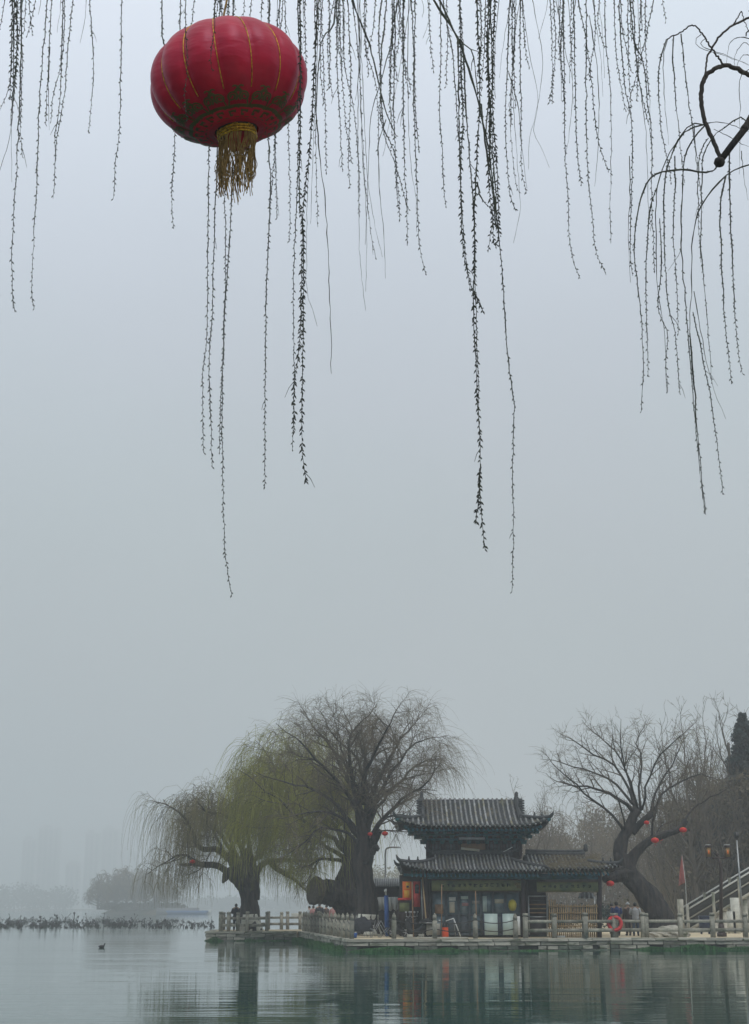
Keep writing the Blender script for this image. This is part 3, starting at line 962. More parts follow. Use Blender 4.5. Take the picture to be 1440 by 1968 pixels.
def copy_tree(src, px, D, h, rz, label, name=None, z0=None):
    """copy a thing and each of its parts, meshes shared"""
    c = src.copy(); COL.objects.link(c)
    if name: c.name = name
    x = G(px, D, h).x
    z = (hill_h(x, D) if z0 is None else z0) - .15
    c.location = (x, D, z)
    s = (h - z) / (src['h0'])
    c.scale = (s * rng.uniform(.9, 1.15), s, s)
    c.rotation_euler = (0, 0, rz)
    c['label'] = label
    for ch in list(src.children):
        k = ch.copy(); COL.objects.link(k); k.parent = c
        for g2 in ch.children:
            k2 = g2.copy(); COL.objects.link(k2); k2.parent = k
    return c
for t_, px, yt, D_ in ((T1, 1322, 1368, 100), (T2, 1402, 1348, 112), (T3, 1130, 1545, 150), (T4, 1378, 1395, 118)):
    t_['h0'] = Z(yt, D_) - t_.location.z
back = [  # src, px, D, ytop, rot, label
    (T1, 1262, 118, 1450, 1.0, 'bare tree glimpsed through the middle of the leaning willow crown'),
    (T1, 1352, 108, 1440, 2.1, 'bare tree right of the tall slim one, behind the lantern at the limb end'),
    (T1, 1300, 122, 1478, 4.0, 'low bare tree behind the right fork of the leaning willow'),
    (T1, 1425, 104, 1478, 3.1, 'brownish bare tree behind the two headed street lamp'),
    (T1, 1385, 100, 1500, 5.1, 'bare tree behind the stair foot, left of the thin lamp post'),
    (T2, 1345, 128, 1425, .7, 'slim spiry bare tree farther up the rise'),
    (T1, 1205, 165, 1560, .4, 'hazy bare tree right behind the leaning willow fork'),
    (T3, 1085, 165, 1562, 2.0, 'hazy bare tree just right of the upturned upper eave'),
    (T3, 1170, 172, 1556, 3.5, 'hazy round tree over the right end of the side hall roof'),
    (T1, 1020, 128, 1512, 1.6, 'small bare tree rising beside the right end of the pavilion ridge'),
    (T1, 1048, 150, 1545, 2.6, 'faint thin tree just beyond the upper eave corner'),
    (T3, 1250, 140, 1560, 4.4, 'spreading hazy tree behind the red lanterns'),
    (T3, 1310, 126, 1548, 5.4, 'spreading hazy tree behind the tall slim tree'),
    (T3, 1405, 120, 1520, .9, 'spreading brownish tree behind the street lamp heads'),
    (T3, 1350, 112, 1580, 2.9, 'low spreading tree above the stair rail'),
    (T3, 1445, 110, 1560, 1.9, 'low spreading tree cut by the right picture edge'),
    (T1, 1460, 125, 1430, .3, 'bare tree behind the dark conifer at the right edge'),
]
for src, px, D_, yt, rz, lab in back:
    copy_tree(src, px, D_, Z(yt, D_), rz, lab)

# the dark conifer
def conifer(label, px, D, ytop, wpx, seed):
    zt = Z(ytop, D); x = G(px, D, zt).x; z0 = hill_h(x, D) - .2
    t = thing('conifer_tree', label, 'tree', (x, D, z0), 'conifers on the rise')
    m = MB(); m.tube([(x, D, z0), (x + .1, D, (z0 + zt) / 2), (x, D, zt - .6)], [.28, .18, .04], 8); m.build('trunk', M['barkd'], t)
    rs = np.random.RandomState(seed)
    c = MB(); R0 = wpx / 2901 * D
    H = zt - z0; cs = []
    for i in range(380):
        f = 1 - rs.rand() ** .62; f = .22 + .78 * f
        rad = R0 * 1.5 * (1 - f) ** .95 * (.5 + .7 * rs.rand())
        a = rs.rand() * 6.28
        rr = rad * rs.rand() ** .5 * .85
        cs.append((x + math.cos(a) * rr, D + math.sin(a) * rr, z0 + f * H, .28 + .9 * (1 - f) * .6, .5, .30 + .55 * (1 - f)))
    leaf_cloud(c, cs, 110, .14, rs)
    o = c.build('foliage', M['conifer'], t); o['kind'] = 'stuff'
conifer('dark conifer with a pointed top at the right picture edge', 1426, 107, 1368, 105, 3)
conifer('lower dark conifer at the far right edge beside the pointed one', 1458, 106, 1392, 150, 4)

# undergrowth on the rise
rs = np.random.RandomState(9)
ug = MB(); cs = []
for i in range(210):
    px = rs.uniform(1185, 1500); D_ = rs.uniform(104, 150)
    x = G(px, D_, 2).x
    cs.append((x, D_, hill_h(x, D_) + rs.uniform(.2, 1.6), rs.uniform(.7, 2.0), 1.0, rs.uniform(.5, 1.3)))
leaf_cloud(ug, cs, 110, .13, rs)
tag(ug.build('undergrowth', M['shrub']), 'scrubby undergrowth covering the rise behind the promenade', 'undergrowth', kind='stuff')
bt = MB(); N_ = 9000
pos = np.zeros((N_, 5, 3))
pxs = rs.uniform(1180, 1520, N_); Ds = rs.uniform(100, 160, N_)
x = (pxs - 720) / 2901 * Ds
z = np.array([hill_h(a, b_) for a, b_ in zip(x, Ds)])
hh = rs.uniform(1.0, 5.5, N_) * np.clip((pxs - 1150) / 150, .4, 1)
lx, ly = rs.randn(N_) * .22, rs.randn(N_) * .22
for k in range(5):
    f = k / 4
    pos[:, k, 0] = x + lx * hh * f + rs.randn(N_) * .06 * f; pos[:, k, 1] = Ds + ly * hh * f; pos[:, k, 2] = z + hh * f
batch_tubes(bt, pos, np.linspace(.022, .007, 5)[None] * rs.uniform(.6, 1.4, (N_, 1)), 3)
tag(bt.build('sapling_thicket', M['rimtwig']), 'thicket of bare saplings and stems on the rise', 'thicket', kind='stuff')

# hazy groves that close the view behind the pavilion and the rise
def grove(name, px0, px1, d0, d1, top, n, mat, label, seed, per=120, size=.16, stems=900):
    rs = np.random.RandomState(seed); cs = []
    for i in range(n):
        px = rs.uniform(px0, px1); D_ = rs.uniform(d0, d1); x = G(px, D_, 2).x; zg = max(QZ, hill_h(x, D_))
        zt = Z(top(px), D_) - zg
        f = rs.rand() ** .8
        cs.append((x, D_, zg + zt * f * .92, rs.uniform(.8, 1.9) * D_ / 130, 1.3, rs.uniform(.7, 1.5) * D_ / 130))
    g = MB(); leaf_cloud(g, cs, per, size, rs)
    tag(g.build(name, M[mat]), label, 'grove', kind='stuff')
    m = MB(); pxs = rs.uniform(px0, px1, stems); Ds = rs.uniform(d0, d1, stems); x = (pxs - 720) / 2901 * Ds
    zg = np.array([max(QZ, hill_h(a, b_)) for a, b_ in zip(x, Ds)])
    H = np.array([Z(top(p_), d_) for p_, d_ in zip(pxs, Ds)]) - zg
    H *= rs.uniform(.5, 1.12, stems)
    pos = np.zeros((stems, 6, 3)); lx = rs.randn(stems) * .16
    for k in range(6):
        f = k / 5; pos[:, k] = np.column_stack([x + lx * H * f + rs.randn(stems) * .1 * f, Ds + rs.randn(stems) * .1, zg + H * f])
    batch_tubes(m, pos, np.linspace(.05, .010, 6)[None] * rs.uniform(.5, 1.5, (stems, 1)), 3)
    tag(m.build(name + '_stems', M['barkd']), label + ', its bare stems', 'grove', kind='stuff')
grove('hazy_grove', 1005, 1330, 178, 205, lambda p: 1590 + 34 * math.sin(p * .021) * math.sin(p * .05) - (p - 1005) * .09, 150, 'brush', 'hazy brushy grove beyond the side hall roof', 51, size=.2)
grove('brown_thicket', 1300, 1520, 99, 150, lambda p: 1545 - 60 * min(1, max(0, (p - 1300) / 110)) + 14 * math.sin(p * .09), 260, 'brush', 'brown thicket rising behind the stairs and street lamps', 52, size=.15, stems=1300)
grove('far_hedge', 690, 840, 330, 350, lambda p: 1672 + 10 * math.sin(p * .07), 70, 'farbrush', 'pale yellowish far trees between the tallest willow and the pavilion', 53, size=.3, stems=200)

# --- island trees ---------------------------------------------------------------------------
prm_i = None
IT = free_tree('island_tree', 'leftmost island tree, leaning out over the water', 'tree', 208, 540, Z(1680, 540), 31, 'round', 'trees on the island', 1.25, .55, z0=1.6, nl=14)
IT['h0'] = Z(1680, 540) - IT.location.z
for px, D_, yt, rz, lab in [
        (226, 548, 1671, 1.2, 'tallest rounded island tree left of the dip in the crowns'),
        (190, 536, 1698, 2.2, 'low island tree drooping at the left bank'),
        (246, 545, 1684, 3.0, 'island tree in the dip between the two high crowns'),
        (262, 538, 1668, 4.0, 'high island tree right of the dip in the crowns'),
        (282, 550, 1674, 5.0, 'island tree behind the left edge of the pier willow curtain'),
        (300, 542, 1678, .5, 'second island tree from the right, behind the hanging twigs'),
        (320, 546, 1690, 1.7, 'rightmost island tree seen through the hanging twigs')]:
    copy_tree(IT, px, D_, Z(yt, D_), rz, lab, z0=1.6)
isb = MB(); cs = []
for i in range(60):
    px = rs.uniform(196, 345); cs.append((X(px, 538), 536 + rs.uniform(0, 12), 2.0 + rs.uniform(0, .9), 2.2, 2, 1.1))
leaf_cloud(isb, cs, 110, .42, rs)
tag(isb.build('island_scrub', M['shrub']), 'low scrub along the foot of the island trees', 'scrub', kind='stuff')
# ------------------------------------------------------------------ pavilion
def prof(t): return .58 * t + .42 * t * t

def roof(parent, name, x0, x1, yf, yb, ze, dtop, rise, wl, wr, lift, cw, flare, spacing, rr, rowname='tile_row', sides_on=(1, 1), zoff=0.0, back=True, lift_r=1.0):
    """Chinese tiled roof. dtop: run from eave to top; wl / wr: width of the hipped end left / right (0 = none)"""
    def pt(x, y, d):
        z = ze + rise * prof(d / dtop) + zoff
        ox = oy = 0
        for (cx, cyy, on) in ((x0, yf, wl), (x1, yf, wr), (x0, yb, wl), (x1, yb, wr)):
            if not on: continue
            a, b_ = abs(x - cx), abs(y - cyy)
            q = max(0.0, 1 - max(a, b_) / cw) ** 2.0
            if cx == x1: q *= lift_r
            z += lift * q
            ox += (-flare if cx == x0 else flare) * q * (1 if True else 0)
            oy += (-flare if cyy == yf else flare) * q
        return (x + ox, y + oy, z)
    def frontline(x, y_e, sgn):
        dl = (x - x0) if wl else 1e9
        dr = (x1 - x) if wr else 1e9
        de = dtop
        if dl < wl: de = dl
        if dr < wr: de = min(de, dr)
        return [pt(x, y_e + sgn * d, d) for d in np.linspace(0, max(de, 1e-3), 8)]
    def sideline(y, x_e, sgn, w_):
        df = min(y - yf, yb - y)
        de = min(w_, df)
        return [pt(x_e + sgn * d, y, d) for d in np.linspace(0, max(de, 1e-3), 6)]
    rf = bpy.data.objects.new(name, None)
    # roof bed
    bed = MB()
    def sheet(lines):
        n = len(lines[0]); v = [q for l in lines for q in l]
        bed.add(v, [(i * n + j, (i + 1) * n + j, (i + 1) * n + j + 1, i * n + j + 1) for i in range(len(lines) - 1) for j in range(n - 1)])
    nx = int((x1 - x0) / spacing)
    xi = [x0 + (x1 - x0) * i / nx for i in range(nx + 1)]
    extra = sorted(set(xi + ([x0 + wl - 1e-3, x0 + wl + 1e-3] if wl else []) + ([x1 - wr - 1e-3, x1 - wr + 1e-3] if wr else [])))
    sheet([frontline(x, yf, 1) for x in extra])
    if back: sheet([frontline(x, yb, -1) for x in extra])
    ny = int((yb - yf) / spacing)
    for (on, w_, xe, sg) in ((sides_on[0], wl, x0, 1), (sides_on[1], wr, x1, -1)):
        if on and w_:
            ys_ = sorted(set([yf + (yb - yf) * i / ny for i in range(ny + 1)] + [yf + w_, yb - w_]))
            sheet([sideline(y, xe, sg, w_) for y in ys_])
    o = bed.build(name, M['tilebed'], parent)
    sd = o.modifiers.new('thickness', 'SOLIDIFY'); sd.thickness = .11; sd.offset = 0
    # one object for each row of cover tiles
    def row(line, eave_dir):
        line = [Vector(q) + Vector((0, 0, .055 + rr * .35)) for q in line]
        L = sum((line[i + 1] - line[i]).length for i in range(len(line) - 1))
        if L < .12: return
        m = MB()
        # each tile slightly conical: the joints between them step
        nt = max(2, int(L / .26)); sp = smooth_path(line, nt * 2 + 1)
        rad = [rr * (1.0 if k % 2 == 0 else .86) for k in range(len(sp))]
        wobb = np.random.RandomState(int(abs(sp[0][0]) * 977) % 9999)
        sp = sp + wobb.randn(*sp.shape) * .006
        m.tube(sp, rad, 7)
        e = Vector(sp[0]); dr = Vector(eave_dir)
        m.tube([e - dr * .01, e + dr * .035], [rr * 1.2, rr * 1.2], 9)
        # drip tile hanging beside it
        s = Vector((-dr.y, dr.x, 0)) * spacing * .5
        q = e + s + Vector((0, 0, -.06))
        m.add([tuple(q - s * .62), tuple(q + s * .62), tuple(q + Vector((0, 0, -.12)) + dr * .03), tuple(q + dr * .03 + Vector((0, 0, .04)))],
              [(0, 1, 2), (0, 3, 1), (0, 2, 3), (1, 3, 2)])
        m.build(rowname, M['tile'], o, smooth=False)
    for x in xi[1:-1]:
        row(frontline(x + rng.uniform(-.012, .012), yf, 1), (0, -1, 0))
    for (on, w_, xe, sg) in ((sides_on[0], wl, x0, 1), (sides_on[1], wr, x1, -1)):
        if on and w_:
            for i in range(1, ny):
                row(sideline(yf + (yb - yf) * i / ny, xe, sg, w_), (-sg, 0, 0))
    # hip ridges sweeping up at the corners
    for (w_, cx, sx) in ((wl, x0, 1), (wr, x1, -1)):
        if not w_: continue
        lo_ = (cx == x1 and lift_r < .5)
        for (cy_, sy, vis) in ((yf, 1, 1), (yb, -1, 1)):
            pts = [Vector(pt(cx + sx * d, cy_ + sy * d, d)) + Vector((0, 0, .13)) for d in np.linspace(0, w_, 9)]
            tip = pts[0] + (pts[0] - pts[1]).normalized() * (.05 if lo_ else .16) + Vector((0, 0, -.02 if lo_ else .12))
            tip2 = tip + Vector((-sx * .06, -sy * .06, -.02 if lo_ else .13))
            m = MB(); m.tube(smooth_path([tip2, tip] + pts, 24), np.concatenate(([.02, .05, .08], np.full(21, .095))), 8)
            for k in (() if lo_ else (2, 4)):   # little ridge figures
                q = pts[k]; m.lathe([(.05, 0), (.06, .08), (.03, .13), (.045, .17), (.01, .22)], (q.x, q.y, q.z + .05), 8)
            m.build('hip_ridge', M['ridge'], o)
    return o, pt

pav = thing('pavilion', 'two tiered lakeside pavilion shop with grey tiled roofs, upturned eaves and a side hall', 'pavilion', G(905, 76, QZ))

# upper roof
D_e = 75.3
ux0, ux1 = P(768, 1588, D_e).x, P(1051, 1588, D_e).x
uz = Z(1587, D_e) - .02
uw = 1.22
zr = Z(1538, 78.3)
ur, upt = roof(pav, 'upper_roof', ux0, ux1, D_e, D_e + 6.0, uz, 3.0, zr - uz, uw, uw, .34, 1.7, .16, .243, .058)
# gable walls and gable ridges
for (gx, s) in ((ux0 + uw, 1), (ux1 - uw, -1)):
    yb_ = D_e + 6.0
    poly = [(D_e + uw, uz + (zr - uz) * prof(uw / 3.0) - .1)]
    ys2 = np.linspace(uw, 3.0, 8)
    front = [(D_e + d, uz + (zr - uz) * prof(d / 3.0)) for d in ys2]
    bk = [(yb_ - d, uz + (zr - uz) * prof(d / 3.0)) for d in ys2][::-1]
    pl = front + bk
    m = MB(); n = len(pl)
    v = [(gx + s * .06, y, z) for y, z in pl] + [(gx + s * .12, y, z) for y, z in pl]
    m.add(v, [tuple(range(n)), tuple(range(n, 2 * n))[::-1]] + [(i, (i + 1) % n, (i + 1) % n + n, i + n) for i in range(n)])
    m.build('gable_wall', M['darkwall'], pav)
    m = MB()
    path = [Vector((gx, D_e + d, uz + (zr - uz) * prof(d / 3.0) + .14)) for d in np.linspace(uw * .72, 3.0, 9)]
    m.tube(smooth_path(path, 14), .13, 6)
    m.tube(smooth_path([p_ + Vector((0, 0, .13)) for p_ in path], 14), .07, 6)
    path = [Vector((gx, yb_ - d, uz + (zr - uz) * prof(d / 3.0) + .14)) for d in np.linspace(uw * .72, 3.0, 9)]
    m.tube(smooth_path(path, 14), .13, 6)
    m.build('gable_ridge', M['ridge'], pav)
    # stacked tile ornament seen side-on at the gable, and a finial
    m = MB()
    for k in range(7):
        m.box((gx - s * .16, D_e + 1.9, zr - .95 + k * .125 + .1), (.26, .5, .085), rx=.1); m.box((gx - s * .10, D_e + 1.95, zr - .47), (.2, .4, .95)) if k == 0 else None
    m.build('gable_ornament', M['ridge'], pav)
    m = MB(); m.lathe([(.09, 0), (.10, .1), (.075, .16), (.095, .3), (.08, .37), (.03, .42)], (gx, D_e + 2.85, zr + .02), 10)
    m.build('finial', M['ridge'], pav)
# horizontal gable-foot ridges
m = MB()
for (gx, s) in ((ux0 + uw, 1), (ux1 - uw, -1)):
    zz = uz + (zr - uz) * prof(uw / 3.0) + .1
    m.tube([(gx - s * .02, D_e + uw, zz), (gx - s * .02, D_e + 6 - uw, zz)], .09, 6)
m.build('skirt_ridge', M['ridge'], pav)

# lower roof of the main hall
D_l = 74.5
lx0, lx1 = P(775, 1674, D_l).x, P(1052, 1674, D_l).x
lz = Z(1673, D_l)
lt = 2.25
lzr = Z(1645, D_l + lt)
lr, lpt = roof(pav, 'lower_roof', lx0, lx1, D_l, D_l + 7.4, lz, lt, lzr - lz, lt * .72, lt * .72, .36, 1.8, .18, .185, .047, lift_r=0.1)
# the ridge where it meets the wall
m = MB()
xa, xb = lx0 + lt * .72, lx1 - lt * .72
m.tube([(xa - .1, D_l + lt, lzr + .12), (xb + .1, D_l + lt, lzr + .12)], .11, 8)
m.tube([(xa - .1, D_l + lt, lzr + .25), (xb + .1, D_l + lt, lzr + .25)], .06, 8)
for sgn, xx in ((1, xa - .1), (-1, xb + .1)):
    m.tube([(xx, D_l + lt, lzr + .12), (xx, D_l + 5, lzr + .12)], .11, 8)
    m.tube([(xx, D_l + lt, lzr + .2), (xx - sgn * .25, D_l + lt - .05, lzr + .3), (xx - sgn * .38, D_l + lt - .1, lzr + .46)], [.09, .06, .02], 6)
m.build('wall_ridge', M['ridge'], pav)
# a side hall roof
D_w = 74.6
wx0, wx1 = P(1016, 1672, D_w).x, P(1186, 1672, D_w).x
wz = Z(1669, D_w)
wt = 2.3
wzr = Z(1644, D_w + wt)
wr_, wpt = roof(pav, 'side_roof', wx0, wx1, D_w, D_w + 2 * wt, wz, wt, wzr - wz, 0, 1.25, .16, 1.6, .1, .185, .047, zoff=-.03)
m = MB()
m.tube(smooth_path([(wx0 + .1, D_w + wt, wzr + .10), ((wx0 + wx1) / 2, D_w + wt, wzr + .07), (wx1 - 1.25, D_w + wt, wzr + .10)], 12), .12, 8)
m.tube(smooth_path([(wx0 + .1, D_w + wt, wzr + .24), ((wx0 + wx1) / 2, D_w + wt, wzr + .21), (wx1 - 1.2, D_w + wt, wzr + .24)], 12), .07, 8)
m.lathe([(.11, 0), (.13, .12), (.09, .2), (.11, .3), (.03, .38)], (wx1 - 1.2, D_w + wt, wzr + .2), 10)
m.build('side_ridge', M['ridge'], pav)
m = MB()
pl = [(D_w + wt + dd, wzr - (wzr - wz) * (1 - prof(1 - abs(dd) / wt))) for dd in np.linspace(-wt * .45, wt * .45, 9)]
n = len(pl); gx = wx1 - 1.25
m.add([(gx, y, z) for y, z in pl] + [(gx - .06, y, z) for y, z in pl], [tuple(range(n)), tuple(range(n, 2 * n))[::-1]] + [(i, (i + 1) % n, (i + 1) % n + n, i + n) for i in range(n)])
m.build('side_gable', M['darkwall'], pav)

# litter of fallen willow twigs on the side roof
rs = np.random.RandomState(31)
n_ = 900
x = rs.uniform(wx0 + .8, wx1 - .5, n_); d_ = rs.rand(n_) * wt * .95
p0 = np.array([wpt(a, D_w + b_, b_) for a, b_ in zip(x, d_)]) + np.array([0, 0, .12])
dirs = rs.randn(n_, 3) * np.array([.3, .8, .1]); L_ = rs.uniform(.2, .7, n_)
pts = np.stack([p0, p0 + dirs * L_[:, None] * .5 + np.array([0, 0, .02]), p0 + dirs * L_[:, None]], 1)
sl = (wzr - wz) / wt
pts[:, :, 2] = np.maximum(p0[:, None, 2] + (pts[:, :, 1] - p0[:, None, 1]) * sl, p0[:, None, 2] - .5)
m = MB(); batch_tubes(m, pts, np.full((n_, 3), .012), 3)
o = m.build('fallen_twigs', M['thatch'], pav); o['kind'] = 'stuff'

# ---- upper storey
def bx(px0, px1, y0, y1, D, dep=.1):
    """box between photograph columns and rows at depth D, extending back by dep"""
    a = P(px0, y1, D); b_ = P(px1, y0, D)
    ym = (y0 + y1) / 2
    xa, xb = P(px0, ym, D).x, P(px1, ym, D).x
    return ((xa + xb) / 2, D + dep / 2, (a.z + b_.z) / 2), (xb - xa, dep, b_.z - a.z)
def part(name, mat, *boxes, parent=None, label=None):
    m = MB()
    for b_ in boxes: m.box(*b_)
    return m.build(name, M[mat], parent or pav, label=label)
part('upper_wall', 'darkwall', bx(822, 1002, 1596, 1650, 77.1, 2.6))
for a, b_ in ((826, 852), (854, 880), (938, 966), (968, 996)):
    f = part('lattice_window', 'frame', bx(a, b_, 1618, 1637, 77.0, .08))
    for k in range(4):
        px = a + (b_ - a) * (k + .5) / 4
        part('lattice_bar', 'column', bx(px - .7, px + .7, 1619, 1636, 76.95, .04), parent=f)
for px in (822, 853, 884, 935, 967, 1001):
    c0, c1 = G(px, 76.95, Z(1645, 77)), G(px, 76.95, Z(1606, 77))
    m = MB(); m.tube([c0, c1], .09, 12); m.build('upper_column', M['column'], pav, smooth=True)
part('shutter_board', 'tanboard', bx(886, 933, 1621, 1637, 76.85, .05))
o = MB().box(P(904, 1632.5, 76.7), (.95, .05, .12), ry=.10).build('cream_plank', M['cream'], pav)
m = MB(); m.tube([P(968, 1637, 76.6), P(985, 1628, 76.6)], .018, 6); m.build('roof_stick', M['white'], pav)
part('plaque', 'frame', bx(880, 934, 1608, 1615, 75.95, .06), label='long narrow faded plaque under the upper eave')
part('plaque_face', 'steel', bx(882, 932, 1609.2, 1613.8, 75.92, .03))
layers = [(812, 1009, 1611, 1622, 76.8), (800, 1020, 1602, 1611, 76.35), (788, 1033, 1594, 1602, 75.95)]
for k, (a, b_, y0, y1, D_) in enumerate(layers):
    part('painted_beam', 'bluegreen', bx(a, b_, y0, y0 + (y1 - y0) * .38, D_, 3.6 + (77 - D_) * 1.5))
    nb = 12 + 2 * k
    for i in range(nb):
        px = a + 4 + (b_ - a - 8) * i / (nb - 1)
        c_, s_ = bx(px - 3.2, px + 3.2, y0 + (y1 - y0) * .38, y1, D_ + .03, .3)
        m = MB(); m.box(c_, s_, taper=1.45); m.build('bracket', M['bracket'], pav)
    # side brackets
    for sx, px in ((-1, a), (1, b_)):
        for j in range(4):
            c_, s_ = bx(px - 3 if sx < 0 else px - 4, px + 4 if sx < 0 else px + 3, y0 + (y1 - y0) * .3, y1, D_ + .4 + j * .8, .3)
            m = MB(); m.box(c_, s_, taper=1.3); m.build('bracket', M['bracket'], pav)
# rafters under both eaves
rm = MB(); rm.box((0, 0, 0), (.07, 1.5, .07)); rme = rm.mesh('rafter'); rme.materials.append(M['bluegreen'])
def rafters(x0, x1, y, z, n, tilt):
    for i in range(n):
        piece('rafter', rme, pav, (x0 + (x1 - x0) * (i + .5) / n, y + .8, z), (1, 1, 1), rx=tilt)
rafters(ux0 + .35, ux1 - .35, D_e, uz - .0, 30, .26)
rafters(lx0 + .35, lx1 - .35, D_l, lz - .02, 30, .36)
rafters(lx1, wx1 - .3, D_w, wz - .05, 14, .36)
# corner beams reaching out under the upturned tips
for (cx, sx) in ((ux0, 1), (ux1, -1)):
    m = MB(); m.tube([upt(cx, D_e, 0), (cx + sx * 1.3, D_e + 1.3, uz + .1)], [.09, .12], 6)
    m.tube([(cx + sx * .25, D_e + .25, uz + .0), (cx + sx * 1.0, D_e + 1.0, uz - .25)], [.09, .16], 6)
    m.build('corner_beam', M['bluegreen'], pav)

# ---- ground storey
def col(px0, px1, D_, ytop, r, zb=QZ):
    zt = Z(ytop, D_)
    m = MB(); m.tube([G(px0, D_, zb), G(px1, D_, zt)], r, 14); return m.build('column', M['column'], pav, smooth=True)
for px, r in ((818, .17), (1006, .13), (1152, .13)):
    col(px, px, 75.9, 1672, r)
for px, r in ((780, .11), (818, .15), (1006, .13), (1152, .13)):
    col(px, px, 80.6, 1662, r)
part('painted_beam', 'bluegreen', bx(815, 1009, 1677, 1689, 75.75, .22))
part('painted_beam', 'bluegreen', bx(1009, 1156, 1679, 1690, 75.8, .22))
part('eave_beam', 'bluegreen', bx(776, 815, 1677, 1684, 75.9, .2))
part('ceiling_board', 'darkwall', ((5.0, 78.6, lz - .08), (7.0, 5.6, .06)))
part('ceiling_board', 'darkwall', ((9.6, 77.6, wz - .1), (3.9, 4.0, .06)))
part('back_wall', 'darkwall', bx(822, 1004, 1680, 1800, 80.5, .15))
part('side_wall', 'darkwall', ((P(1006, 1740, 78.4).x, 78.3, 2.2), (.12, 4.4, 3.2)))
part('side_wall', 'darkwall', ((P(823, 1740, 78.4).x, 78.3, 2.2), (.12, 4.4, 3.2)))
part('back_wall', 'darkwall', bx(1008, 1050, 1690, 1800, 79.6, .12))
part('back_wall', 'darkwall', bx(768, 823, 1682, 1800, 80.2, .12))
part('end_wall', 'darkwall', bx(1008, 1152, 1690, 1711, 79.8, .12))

# sign boards with rows of small dark characters too worn to read
def strokes(m, cx, D_, cy, s, r):
    for k in range(7):
        if r.random() < .5:
            m.box(P(cx + r.uniform(-s * .1, s * .1), cy + r.uniform(-s * .42, s * .42), D_), (s * r.uniform(.5, .85) / 38.4, .012, .022))
        else:
            m.box(P(cx + r.uniform(-s * .4, s * .4), cy + r.uniform(-s * .1, s * .1), D_), (.022, .012, s * r.uniform(.4, .8) / 38.4))
def sign(px0, px1, y0, y1, D_, n, ts, seed, trimw=2, lab=None):
    s = part('sign_board', 'sign', bx(px0, px1, y0, y1, D_, .06), label=lab)
    part('sign_edge', 'signtrim', bx(px0, px1, y0 - .8, y0 + .8, D_ - .02, .03), bx(px0, px1, y1 - .8, y1 + .8, D_ - .02, .03), parent=s)
    m = MB(); r = random.Random(seed)
    for i in range(n):
        strokes(m, px0 + (px1 - px0) * (.12 + .74 * i / (n - 1)), D_ - .012, (y0 + y1) / 2 - 1, ts, r)
    m.build('lettering', M['ink'], s)['kind'] = 'stuff'
    return s
s1 = sign(830, 1002, 1692, 1712, 75.45, 13, 8, 1, lab='long olive sign board with a row of small dark characters')
part('sign_corner', 'signtrim', bx(989, 1000, 1696, 1701, 75.42, .02), bx(993, 1001, 1701, 1707, 75.42, .02), parent=s1)
sign(1032, 1150, 1695, 1714, 75.5, 9, 7, 2, lab='dark olive sign board over the bamboo screen')

# glazed front: six bays of glass over a dark dado
bays = [831, 858, 882, 903, 925, 948, 972, 1000]
for i in range(7):
    a, b_ = bays[i], bays[i + 1]
    w_ = part('window', 'frame', bx(a, a + 2.2, 1714, 1797, 76.0, .09), bx(b_ - 2.2, b_, 1714, 1797, 76.0, .09), bx(a, b_, 1714, 1717, 76.01, .08), bx(a, b_, 1757, 1760, 76.01, .08), bx(a, b_, 1794, 1798, 76.01, .08))
    part('pane', 'glass', bx(a + 2, b_ - 2, 1716, 1758, 76.04, .02), parent=w_)
    part('lower_panel', 'glass' if i in (0, 3) else 'frame', bx(a + 2, b_ - 2, 1759, 1796, 76.05, .03), parent=w_)
for (a, b_, y0, y1, mat) in ((863, 876, 1724, 1731, 'white'), (864, 874, 1733, 1754, 'cream'), (886, 900, 1722, 1728, 'panel'), (888, 901, 1735, 1741, 'coat_pink'), (907, 922, 1731, 1737, 'steel'),
                             (928, 936, 1722, 1752, 'panel'), (951, 968, 1728, 1736, 'cream'), (836, 852, 1738, 1756, 'tanboard')):
    part('window_notice', mat, bx(a, b_, y0, y1, 76.015, .012))
o = MB(); o.lathe([(.02, -.3), (.14, -.26), (.2, -.1), (.21, .05), (.15, .2), (.03, .27)], P(985, 1739, 75.88), 14)
tag(o.build('yellow_balloon', M['yellow'], smooth=True, origin=P(985, 1739, 75.88)), 'yellow bulging bag hanging in the right end of the glazed shop front', 'bag')
# framed display case and bamboo screen under the second sign
dc = part('display_frame', 'steel', bx(1016, 1018, 1722, 1796, 75.9, .07), bx(1051, 1053, 1722, 1796, 75.9, .07), bx(1016, 1053, 1721, 1723.5, 75.9, .07), bx(1016, 1053, 1761, 1763, 75.9, .07))
part('display_shelf', 'darkwall', bx(1018, 1051, 1723, 1760, 76.4, .08), bx(1018, 1051, 1763, 1796, 76.3, .3), parent=dc)
for yy, mt in ((1729, 'darkwall'), (1737, 'tanboard'), (1745, 'bamboo'), (1753, 'tanboard')):
    part('shelf_board', mt, bx(1019, 1050, yy, yy + 2.6, 76.05, .3), parent=dc)
bs_ = thing('bamboo_screen', 'tan bamboo slat screen standing behind the railing under the side hall', 'screen', G(1102, 75.7, QZ))
for i in range(24):
    px = 1056 + i * 3.95
    tp = 1729 + rng.uniform(-1, 2) if i < 4 else 1739 + rng.uniform(-2, 1.5)
    m = MB(); m.tube([G(px, 75.7, QZ + .02), G(px + rng.uniform(-.8, .8), 75.7 + rng.uniform(-.02, .02), Z(tp, 75.7))], .034, 6)
    m.build('bamboo_slat', M['bamboo'], bs_)
for yy in (1742, 1755, 1780):
    m = MB(); m.tube([P(1055, yy, 75.62), P(1149, yy, 75.62)], .03, 6); m.build('cross_pole', M['bamboo'], bs_)
aw = thing('striped_awning', 'small black and white striped awning behind the bamboo screen', 'awning', P(1127, 1722, 77.5))
